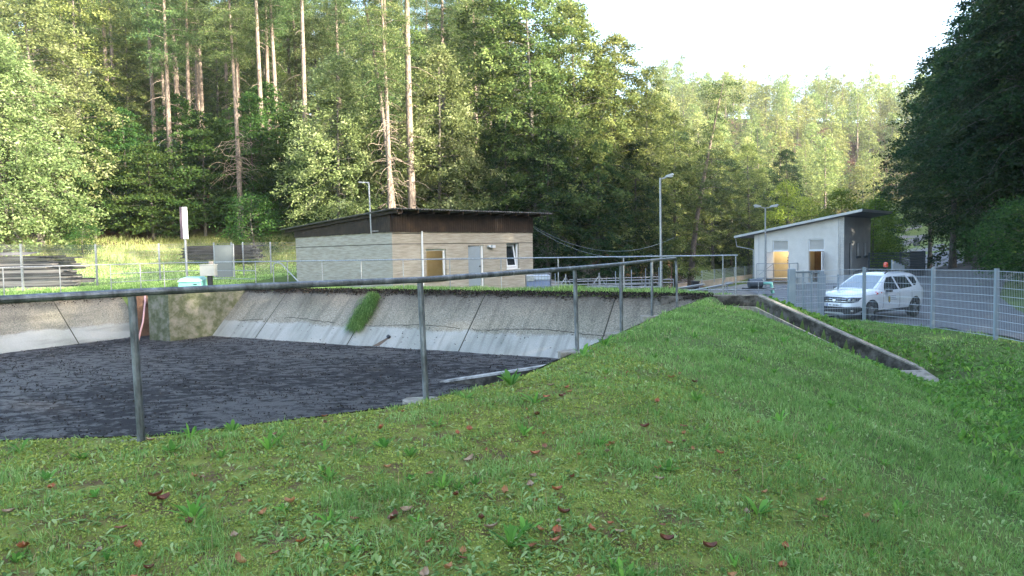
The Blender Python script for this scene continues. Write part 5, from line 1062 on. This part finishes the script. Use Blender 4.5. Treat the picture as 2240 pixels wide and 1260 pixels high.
for i, (px, y, k, s) in enumerate(sorted(rm)): T(k, px, y, 'dark tree behind the distant low fence, %s from the left in its row' % ORD[i], group='shaded tree row behind the distant fence', sc=s)
T('under2', 1505, 104, 'leafy young tree hiding the foot of the bent pine', sc=1.1); T('dark1', 1560, 110, 'dark shaded tree right of the bent pine trunk', sc=.62); T('dark2', 1640, 114, 'dark shaded tree above the left eave of the white building', sc=.6); T('dark0', 1700, 112, 'dark shaded tree behind the double lamp', sc=.55)
T('beech1', 1560, 104, 'sunlit tree at the foot of the bent pine', sc=.92); T('beech0', 1640, 104, 'rounded sunlit tree above the white building roof, left part', sc=.95); T('lime1', 1725, 98, 'yellow green sunlit tree above the middle of the white roof', sc=1.25); T('lime1', 1775, 100, 'yellow green tree at the right end of the sunlit row', sc=1.0)
T('spruce0', 1660, 135, 'small pointed spruce in front of the hazy hill', sc=.95); T('lime0', 1845, 68, 'lime green tree top behind the ridge of the white roof', sc=1.0); T('lime0', 1912, 62, 'bright lime tree to the right of the white building end wall', sc=.78); T('lime0', 1800, 80, 'lime tree peeping over the white roof', sc=1.0)
T('under2', 1930, 78, 'blue green shaded tree between the lime tree and the road', sc=.9)
T('bush0', 1935, 70, 'grey green shrub beside the dark fence', sc=1.2)
# right dark mass
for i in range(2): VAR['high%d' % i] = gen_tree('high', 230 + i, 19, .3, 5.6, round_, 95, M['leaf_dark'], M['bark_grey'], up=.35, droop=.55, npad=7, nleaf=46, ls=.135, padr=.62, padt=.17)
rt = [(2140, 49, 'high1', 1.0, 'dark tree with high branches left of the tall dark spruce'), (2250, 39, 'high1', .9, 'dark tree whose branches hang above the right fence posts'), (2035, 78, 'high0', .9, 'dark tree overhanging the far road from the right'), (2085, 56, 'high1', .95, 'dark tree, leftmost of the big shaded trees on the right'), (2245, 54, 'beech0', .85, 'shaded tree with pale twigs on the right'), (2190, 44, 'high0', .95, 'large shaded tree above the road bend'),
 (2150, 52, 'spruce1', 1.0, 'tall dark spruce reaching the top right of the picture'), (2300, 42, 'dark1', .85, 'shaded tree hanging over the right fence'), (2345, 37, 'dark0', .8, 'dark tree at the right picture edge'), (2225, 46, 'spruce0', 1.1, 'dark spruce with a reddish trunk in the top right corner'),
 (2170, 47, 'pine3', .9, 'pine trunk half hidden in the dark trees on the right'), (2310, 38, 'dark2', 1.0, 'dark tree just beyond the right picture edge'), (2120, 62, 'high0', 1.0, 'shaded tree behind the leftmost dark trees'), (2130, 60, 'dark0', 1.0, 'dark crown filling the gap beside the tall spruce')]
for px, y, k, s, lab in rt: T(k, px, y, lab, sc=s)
for i, (px, y, s) in enumerate(((2175, 44, .8), (2215, 38, .9), (2235, 33, .9), (2270, 30, 1.0), (2135, 56, .9), (2180, 50, 1.2))): T('bush%d' % (i % 2), px, y, 'dark roadside shrub under the big right trees, ' + ['fourth', 'fifth', 'third from the road bend', 'outermost right', 'nearest the far road', 'second from the far road'][i] + ' of the shrubs', group='dark shrubs along the right side of the road', sc=s * 1.2)
k_ = 0  # off-frame trees, added to keep the sun off bank, basin, car and buildings
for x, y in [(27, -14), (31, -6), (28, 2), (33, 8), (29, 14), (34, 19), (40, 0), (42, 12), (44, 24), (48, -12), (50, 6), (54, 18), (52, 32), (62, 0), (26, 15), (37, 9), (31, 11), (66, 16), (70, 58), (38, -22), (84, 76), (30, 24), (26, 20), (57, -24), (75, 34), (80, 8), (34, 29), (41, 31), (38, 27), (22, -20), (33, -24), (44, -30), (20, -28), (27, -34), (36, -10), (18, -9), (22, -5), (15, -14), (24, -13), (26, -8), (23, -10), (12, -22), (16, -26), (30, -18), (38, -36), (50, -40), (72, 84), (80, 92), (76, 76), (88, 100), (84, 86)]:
    k_ += 1; tree(['dark0', 'spruce1', 'dark2', 'beech2', 'dark1'][k_ % 5], x, y, 'unseen hillside tree right of the road, added to cast shade', group='off-frame trees added to shade the scene', sc=.95 if x < 50 or y > 70 else .62)
# forest behind the edge
r3 = random.Random(11); pts = []
def scatter(n, pxr, yr, mind):
    out = []; tries = 0
    while len(out) < n and tries < 4000:
        tries += 1; y = r3.uniform(*yr); x = PX(r3.uniform(*pxr), y)
        if all((x - a) ** 2 + (y - b) ** 2 > mind ** 2 for a, b in pts): out.append((x, y)); pts.append((x, y))
    return out
for x, y in scatter(60, (-80, 1080), (78, 135), 3.6): tree(r3.choice(['pine0', 'pine1', 'pine2', 'pine3']), x, y, 'tall thin pine inside the forest on the left slope', group='pines inside the forest', sc=r3.uniform(.85, 1.1))
for x, y in scatter(40, (-80, 1080), (78, 120), 4.5): tree(r3.choice(['beech0', 'beech1', 'beech2', 'pale1', 'under1']), x, y, 'leafy tree among the pines on the forest slope', group='leafy trees inside the forest', sc=r3.uniform(.75, 1.05))
for x, y in scatter(22, (150, 1080), (92, 135), 5): tree(r3.choice(['beech0', 'beech1', 'beech2']), x, y, 'tall leafy tree high on the forest slope', group='leafy trees high on the slope', sc=r3.uniform(1.05, 1.3))
for x, y in scatter(14, (1080, 1480), (84, 130), 6): tree(r3.choice(['beech0', 'beech2', 'pale1']), x, y, 'leafy tree behind the big middle trees', group='leafy trees behind the middle trees', sc=r3.uniform(.85, 1.0))
pts = []
for x, y in scatter(190, (1440, 2120), (160, 330), 7.5):
    if H1(x, y) < 2 or (abs(x - np.interp(y, [150, 207], [88, 118])) < 7 and y < 215): continue
    k = r3.choice(['farl0', 'farl1', 'farl2', 'farp0', 'farp1', 'farp2']); tree(k, x, y, 'hazy sunlit tree on the far wooded hill', group='trees on the far hill', sc=r3.uniform(.85, 1.2))
print('TREES', tree_n[0])

# ------------------------------------------------------------------ grass, weeds and litter
ROADL = [(12.2, -20), (12.1, 2), (11.9, 12), (11.75, 18.5), (11.0, 21.2), (9.6, 22.2)]
def okground(x, y, m=.05):
    d = seg_dist(x, y, POOL); k = ~inside(x, y, POOL) & (d > m)
    dw = seg_dist(x, y, WALL, False); a, b = WALL[1], WALL[2]; side = (b[0] - a[0]) * (y - a[1]) - (b[1] - a[1]) * (x - a[0])
    k &= ~((dw < .62) & (side < 0) & (x > 5.2)) & ~((dw < .2) & (x > 4.2)); k &= ~inside(x, y, [(8.75, 15.45), (9.15, 15.5), (8.95, 14.3), (8.35, 14.7)])
    k &= ~((x > np.interp(y, [2, 12, 18.5, 21.2, 22.2], [12.0, 11.8, 11.65, 10.9, 9.5])) )
    return k
def logsample(n, r0, r1, a0, a1, seed):
    r = np.random.default_rng(seed); th = np.radians(r.uniform(a0, a1, n)); rr = np.exp(r.uniform(math.log(r0), math.log(r1), n)); return rr * np.sin(th), rr * np.cos(th), rr, r
def nz(x, y, f, s=0): return .5 + .25 * (np.sin(x * f + s) * np.sin(y * f * 1.1 + s * 2) + np.sin(x * f * 2.3 + y * f * 1.3 + s) * .7 + np.sin(y * f * 2.9 - x * f * 1.7) * .6)
def blades(name, x, y, z, h, wd, seed, mat, lean=.5, lv=None, label=None, az=None, kind='stuff', root=None):
    r = np.random.default_rng(seed); n = len(x); az = r.uniform(0, 6.283, n) if az is None else az; wa = az + math.pi / 2 + r.normal(0, .5, n)
    L = lean * r.uniform(.15, 1.3, n) * h; dx, dy = np.cos(az), np.sin(az); wx, wy = np.cos(wa) * wd, np.sin(wa) * wd
    V = np.empty((n, 5, 3)); V[:, 0] = np.stack([x - wx, y - wy, z], 1); V[:, 1] = np.stack([x + wx, y + wy, z], 1)
    mx, my, mz = x + dx * L * .35, y + dy * L * .35, z + h * .6
    V[:, 2] = np.stack([mx + wx * .8, my + wy * .8, mz], 1); V[:, 3] = np.stack([mx - wx * .8, my - wy * .8, mz], 1); V[:, 4] = np.stack([x + dx * L, y + dy * L, z + h * r.uniform(.8, 1.05, n)], 1)
    I = np.arange(n)[:, None] * 5; q = I + np.array([[0, 1, 2, 3]]); t = I + np.array([[3, 2, 4]])
    lv = r.uniform(0, .95, n) if lv is None else lv
    o = link(name, mesh_np(name, V.reshape(-1, 3), q, t, mat=mat, lv=np.repeat(lv, 5)), root)
    if root is None: tag(o, label, kind=kind)
    return o
x, y, rr, r = logsample(620000, 1.15, 24, -46, 46, 5); k = okground(x, y); x, y, rr = x[k], y[k], rr[k]
h_ = H(x, y); mossy = np.clip(1.2 - (x + .22 * y - .8) / 3.2, 0, 1); tuft = nz(x, y, 2.6) * .6 + nz(x, y, 7.1, 2) * .55
keep = r.random(len(x)) < np.clip(1.0 - mossy * (.97 - .8 * np.clip((tuft - .5) * 2.2, 0, 1)), .05, 1) * np.clip(.35 + (nz(x, y, 1.15, 7) - .22) * 3, .3, 1); x, y, rr, h_, mossy, tuft = [a[keep] for a in (x, y, rr, h_, mossy, tuft)]
hh = (.022 + .05 * np.clip(tuft, 0, 1.2) ** 1.7 * (1.25 - .55 * mossy)) * r.uniform(.5, 1.5, len(x)) * np.where(r.random(len(x)) < .03, 1.9, 1)
lv = np.clip(.25 + .35 * nz(x, y, 1.9, 4) + r.normal(0, .16, len(x)), 0, .93); lv = np.where(r.random(len(x)) < .02 + .05 * mossy, 1.0, lv)
blades('grass', x, y, h_ - .004, hh, .0019 * np.maximum(1, rr / 3.6), 6, M['blade'], .9, lv, 'short green lawn grass on the bank')
# moss and clover carpet
x, y, rr, r = logsample(330000, 1.15, 13, -46, 30, 8); k = okground(x, y) & (x + .22 * y < 3.6); x, y, rr = x[k], y[k], rr[k]; pat = nz(x, y, 3.1, 1) * .6 + nz(x, y, 9, 3) * .5
k = r.random(len(x)) < np.clip((pat - .22) * 2.2, .08, 1); x, y, rr, pat = x[k], y[k], rr[k], pat[k]
V, Q_, lv = leaves(np.stack([x, y, H(x, y) + r.uniform(.002, .018, len(x))], 1), (.0062 * np.maximum(1, rr / 3.2))[:, None], 9, 0, .35, np.clip(.15 + .6 * pat + r.normal(0, .2, len(x)), 0, .95), .7)
tag(link('moss_carpet', mesh_np('moss', V, Q_, mat=M['moss'], lv=lv)), 'yellow green moss carpet in the foreground', kind='stuff')
# broad leaved weeds
def broad(name, x, y, z, L, wd, seed, mat, lv=None, az=None, up=.9, root=None, label=None):
    r = np.random.default_rng(seed); n = len(x); az = r.uniform(0, 6.283, n) if az is None else az; el = np.clip(r.normal(up, .3, n), .15, 1.5)
    dx, dy = np.cos(az), np.sin(az); V = np.empty((n, 8, 3)); s = [0, .35, .72, 1]; ww = [.25, .8, 1, .12]; cu = r.uniform(.2, .75, n)
    for i in range(4):
        d = L * s[i]; hx = d * np.cos(el) + cu * L * s[i] ** 2 * .45; hz = d * np.sin(el) - cu * L * s[i] ** 2 * .4
        for j, sg in enumerate((-1, 1)): V[:, i * 2 + j] = np.stack([x + dx * hx - dy * sg * wd * ww[i], y + dy * hx + dx * sg * wd * ww[i], z + hz + .25 * wd * ww[i] * (i > 0)], 1)
    I = np.arange(n)[:, None] * 8; q = np.concatenate([I + np.array([[0, 1, 3, 2]]) + 2 * i for i in range(3)]); lv = r.uniform(0, 1, n) if lv is None else lv
    me = mesh_np(name, V.reshape(-1, 3), q, mat=mat, lv=np.repeat(lv, 8)); 
    if label is None: return me
    return tag(link(name, me), label, kind='stuff')
x, y, rr, r = logsample(90000, 3, 24, 6, 48, 12); k = okground(x, y); x, y = x[k], y[k]; rr = rr[k]; hz_ = H(x, y); pat = nz(x, y, 1.7, 5) * .6 + nz(x, y, 5.3, 1) * .4
p = np.clip((-hz_ - .95) / .45, 0, 1) * np.clip(pat * 1.8 - .25, .08, 1); wallside = (seg_dist(x, y, WALL, False) < 1.3) & (x > 7); p = np.where(wallside, .8, p)
k = r.random(len(x)) < p; x, y, hz_, rr = x[k], y[k], hz_[k], rr[k]; n = len(x)
broad('broad_leaved_weeds', x, y, hz_ - .01, r.uniform(.06, .17, n), r.uniform(.009, .019, n) * np.maximum(1, rr / 9), 13, M['weed'], np.clip(r.normal(.45, .25, n), 0, 1), label='dense broad leaved weeds on the right below the wing wall')
x, y, rr, r = logsample(80000, 1.15, 22, -46, 46, 41); k = okground(x, y); x, y, rr = x[k], y[k], rr[k]; pat = nz(x, y, 2.2, 9) * .6 + nz(x, y, 6.5, 4) * .5
k = r.random(len(x)) < np.clip((pat - .3) * 1.9, .12, 1); x, y, rr = x[k], y[k], rr[k]; n = len(x)
broad('low_clover', x, y, H(x, y) + .004, r.uniform(.02, .055, n) * np.maximum(1, rr / 14), r.uniform(.005, .011, n) * np.maximum(1, rr / 6), 42, M['blade'], np.clip(r.normal(.6, .25, n), 0, .95), up=.6, label='low clover and plantain leaves mixed into the bank grass')
# strip of grass on the far rim
u = r.uniform(-29, -4, 42000); v = r.uniform(19.25, 21.6, 42000); x = U[0] * u + Vv[0] * v; y = U[1] * u + Vv[1] * v; z = H(x, y)
blades('rim_grass', x, y, z - .01, r.uniform(.05, .2, len(x)) * (.6 + .6 * nz(x, y, 1.4)), .008, 15, M['blade'], .6, r.uniform(.1, .95, len(x)), 'green grass fringe along the far rim of the basin')
u = r.uniform(-32, -27.7, 30000); v = r.uniform(2, 22, 30000); x = U[0] * u + Vv[0] * v; y = U[1] * u + Vv[1] * v; z = H(x, y)
blades('rim_grass', x, y, z - .01, r.uniform(.05, .22, len(x)) * (.6 + .6 * nz(x, y, 1.4)), .009, 16, M['blade'], .6, r.uniform(.1, .95, len(x)), 'green grass fringe along the left rim of the basin')
x = r.uniform(-42, -3, 90000); y = r.uniform(30, 57, 90000); z = H(x, y); k = ~((x > -14) & (y < 46) & (y > 29)); x, y, z = x[k], y[k], z[k]
blades('lawn_grass', x, y, z - .01, r.uniform(.05, .13, len(x)) * (.7 + .6 * nz(x, y, .9)), .016, 17, M['blade'], .7, np.clip(r.normal(.7, .2, len(x)), 0, .95), 'sunlit meadow lawn behind the left fence')
x = r.uniform(-46, -4, 60000); y = r.uniform(50, 60, 60000); k = r.random(len(x)) < nz(x, y, .5, 1) * np.clip((y - 49) / 4, 0, 1); x, y = x[k], y[k]; z = H(x, y)
blades('tall_dry_grass', x, y, z - .01, r.uniform(.15, .6, len(x)) * (.5 + .7 * nz(x, y, .8, 2)), .014, 18, M['blade_dry'], .8, r.uniform(0, 1, len(x)), 'tall dry straw coloured grass at the forest edge')
x = r.uniform(4.2, 12, 14000); y = r.uniform(18.6, 30, 14000); k = (seg_dist(x, y, WALL, False) > .25) & (y > 19.4 - (x - 4.8) * .05) & (y < 24 - .5 * (x - 5)) & (x < 10.6); x, y = x[k], y[k]; z = H(x, y)
blades('rim_grass', x, y, z - .01, r.uniform(.04, .14, len(x)), .008, 19, M['blade'], .6, r.uniform(.1, .9, len(x)), 'grass behind the upper end of the wing wall')
# dark litter crumbling over the far rim
u = r.uniform(-23, -4.3, 9000); f = np.abs(r.normal(0, .09, 9000)) * (.5 + nz(u, u * 0, 2.2)); v = 19.22 - f; x = U[0] * u + Vv[0] * v; y = U[1] * u + Vv[1] * v
V, Q_, lv = leaves(np.stack([x, y, .07 - f + r.uniform(0, .04, len(x))], 1), np.full((len(x), 1), .028), 21, .2, .3, np.clip(r.normal(.4, .3, len(x)), 0, 1), .7)
tag(link('rim_litter', mesh_np('rim_litter', V, Q_, mat=M['debris'], lv=lv)), 'dark crumbly moss and litter hanging over the far rim', kind='stuff')
u = -27.45 + np.abs(r.normal(0, .12, 6000)); v = r.uniform(2, 17, 6000); x = U[0] * u + Vv[0] * v; y = U[1] * u + Vv[1] * v
V, Q_, lv = leaves(np.stack([x, y, .07 - (u + 27.5)], 1), np.full((len(x), 1), .03), 22, .2, .3, np.clip(r.normal(.5, .3, len(x)), 0, 1), .7)
tag(link('rim_litter', mesh_np('rim_litter', V, Q_, mat=M['debris'], lv=lv)), 'dark litter along the top of the left basin slope', kind='stuff')
# crust flakes on the sludge
u = r.uniform(-26, -5.5, 60000); v = r.uniform(2.4, 17.4, 60000); x = U[0] * u + Vv[0] * v; y = U[1] * u + Vv[1] * v; p = nz(x, y * 1.6, 1.5, 3) * .6 + nz(x, y * 2, 5, 1) * .5; k = r.random(len(x)) < np.clip((p - .42) * 2.4, 0.02, 1); x, y = x[k], y[k]
V, Q_, lv = leaves(np.stack([x, y, np.full(len(x), SL + .02)], 1), np.full((len(x), 1), .022), 23, 0, .6, np.where(r.random(len(x)) < .012, 1.0, r.uniform(0, .35, len(x))), .6)
tag(link('sludge_crust', mesh_np('sludge_crust', V, Q_, mat=M['debris'], lv=lv)), 'dark crust flakes scattered over the sludge', kind='stuff')
# big hanging grass tuft on the far slope
n = 5200; t = r.random(n) ** .9; u = -16.05 + r.normal(0, .15, n) * (.25 + 1.5 * t * (1.25 - t)) ; v = 19.05 - t * 1.1; x = U[0] * u + Vv[0] * v; y = U[1] * u + Vv[1] * v; z = .1 - (19.2 - v)
h_ = r.uniform(.16, .5, n); D_ = np.array([-Vv[0], -Vv[1], -1.0]) / 1.4142; Nn = np.array([-Vv[0], -Vv[1], 1.0]) / 1.4142; Sd = np.array([U[0], U[1], 0.0]); P_ = np.stack([x, y, z - .04], 1)
sj = r.normal(0, .45, n)[:, None]; mid_ = P_ + Nn * (h_ * r.uniform(.25, .7, n))[:, None] + D_ * (h_ * .25)[:, None] + Sd * sj * h_[:, None] * .5
tip_ = P_ + Nn * (h_ * r.uniform(0, .55, n))[:, None] + D_ * (h_ * r.uniform(.4, 1.0, n))[:, None] + Sd * sj * h_[:, None]
W_ = Sd * .0075; V5 = np.stack([P_ - W_, P_ + W_, mid_ + W_, mid_ - W_, tip_], 1).reshape(-1, 3); I_ = np.arange(n)[:, None] * 5
V5 = link('grass_tuft', mesh_np('grass_tuft', V5, I_ + np.array([[0, 1, 2, 3]]), I_ + np.array([[3, 2, 4]]), mat=M['blade'], lv=np.repeat(np.clip(r.normal(.28, .25, n), 0, .93), 5)))
tag(V5, 'long green grass tuft hanging down the far concrete slope', 'grass tuft')
# single weeds
def rosette(seed, n, L, w_):
    r = np.random.default_rng(seed); az = np.arange(n) * 2.4 + r.normal(0, .3, n); return broad('dandelion_plant', np.cos(az) * .008, np.sin(az) * .008, np.zeros(n), L * r.uniform(.6, 1.1, n), w_ * r.uniform(.7, 1.2, n), seed + 1, M['weed'], az=az, up=1.0)
ros = [rosette(300 + i, 7 + i % 4 * 2, .13 + .02 * (i % 3), .016) for i in range(5)]
spots = [(1118, 838, 1.7, 'bright dock plant at the bank edge in front of the ramp wall'), (1275, 775, 1.6, 'leafy weed by the foot of the third handrail post'), (1325, 752, 1.6, 'leafy weed just right of the third handrail post'), (1400, 634, 1.2, 'young dock plant on the far rim right of the tall lamp')]
def hit(px, py):
    """ground point under a pixel of the photograph (used once, to place a plant)"""
    d = cam.matrix_world.to_3x3() @ Vector(((px - 1120) / FPX, -(py - 630) / FPX, -1)); d.normalize(); a = 1.0
    while a < 60:
        p = Vector((0, 0, EYE)) + d * a
        if p.z < H1(p.x, p.y): return p
        a += .06
    return p
for px, py, s, lab in spots[:3]:
    p = hit(px, py + 6); o = link('weed_plant', ros[int(px) % 5], None, (p.x, p.y, H1(p.x, p.y))); o.scale = (s,) * 3; o.rotation_euler.z = px; tag(o, lab, 'weed')
rw = random.Random(77); n = 0
while n < 150:
    th = R(rw.uniform(-38, 38)); d_ = math.exp(rw.uniform(math.log(1.9), math.log(13))); x, y = d_ * math.sin(th), d_ * math.cos(th)
    if not okground(np.array([x]), np.array([y]), .15)[0]: continue
    n += 1; o = link('weed_plant', rw.choice(ros), None, (x, y, H1(x, y) - .005)); s = rw.uniform(.35, .75) * (1 + .05 * d_); o.scale = (s, s, s * rw.uniform(.8, 1.2)); o.rotation_euler = (rw.uniform(-.2, .2), rw.uniform(-.2, .2), rw.uniform(0, 6))
    tag(o, 'small broad leaved weed growing in the mossy bank', 'weed', 'weeds scattered over the bank')
# fallen brown leaves
def fallen(seed):
    r = random.Random(seed); V = []; nl = 7; L = .038; W_ = .02 + .008 * r.random(); c = r.uniform(.3, .9)
    for i in range(nl):
        t = i / (nl - 1); w_ = W_ * math.sin(math.pi * min(.97, t + .04)) ** .7; xx = (t - .5) * 2 * L; zc = c * .022 * (2 * t - 1) ** 2
        for s in (-1, -.5, 0, .5, 1): V.append((xx, s * w_ * (1 + r.uniform(-.15, .15)), zc + c * .022 * abs(s) ** 1.5 + r.uniform(-.002, .002)))
    f = [(i * 5 + j, i * 5 + j + 1, i * 5 + j + 6, i * 5 + j + 5) for i in range(nl - 1) for j in range(4)]; return V, f
fl_ = []
for i in range(5):
    V, f = fallen(i); me = bpy.data.meshes.new('fallen_leaf'); me.from_pydata(V, [], f); me.polygons.foreach_set('use_smooth', [True] * len(f)); me.materials.append(nmat('fallen_leaf_%d' % i, [[(.14, .045, .02), (.3, .1, .04), (.4, .17, .08)], [(.17, .08, .035), (.34, .17, .07), (.46, .27, .14)], [(.06, .02, .012), (.12, .04, .02), (.18, .07, .04)], [(.16, .1, .06), (.26, .18, .11), (.34, .25, .17)], [(.1, .035, .018), (.19, .07, .03), (.27, .12, .06)]][i], 30, .5, .2)); fl_.append(me)
n = 0; LCL = []
while n < 230:
    th = R(rw.uniform(-39, 30)); d_ = math.exp(rw.uniform(math.log(2.0), math.log(8))); x, y = d_ * math.sin(th), d_ * math.cos(th)
    cl_ = len(LCL) > 30 and rw.random() < .3
    if cl_: c_ = rw.choice(LCL); x, y = c_[0] + rw.gauss(0, .3), c_[1] + rw.gauss(0, .3)
    if not okground(np.array([x]), np.array([y]), .1)[0] or x + .2 * y > 3.0 + rw.random(): continue
    if not cl_ and rw.random() < .5: LCL.append((x, y))
    n += 1; o = link('fallen_leaf', rw.choice(fl_), None, (x, y, H1(x, y) + .02)); s = rw.uniform(.5, 1.0); o.scale = (s,) * 3; o.rotation_euler = (rw.gauss(0, .2), rw.gauss(0, .2), rw.uniform(0, 6.28))
    tag(o, 'curled brown fallen leaf lying on the mossy bank', 'leaf', 'fallen leaves on the bank')
# ------------------------------------------------------------------ haze
hz = MB().box((38, 170, 46), (620, 600, 118)); ho = hz.build('haze', M['white']); hm = bpy.data.materials.new('haze_air'); hm.use_nodes = True; nt = hm.node_tree; nt.nodes.remove(nt.nodes['Principled BSDF'])
pv = nt.nodes.new('ShaderNodeVolumePrincipled'); pv.inputs['Color'].default_value = (.93, .95, .97, 1); pv.inputs['Density'].default_value = .00022; pv.inputs['Anisotropy'].default_value = .45; nt.links.new(pv.outputs[0], nt.nodes['Material Output'].inputs['Volume'])
ho.data.materials.clear(); ho.data.materials.append(hm); tag(ho, 'thin morning haze over the valley', kind='stuff')
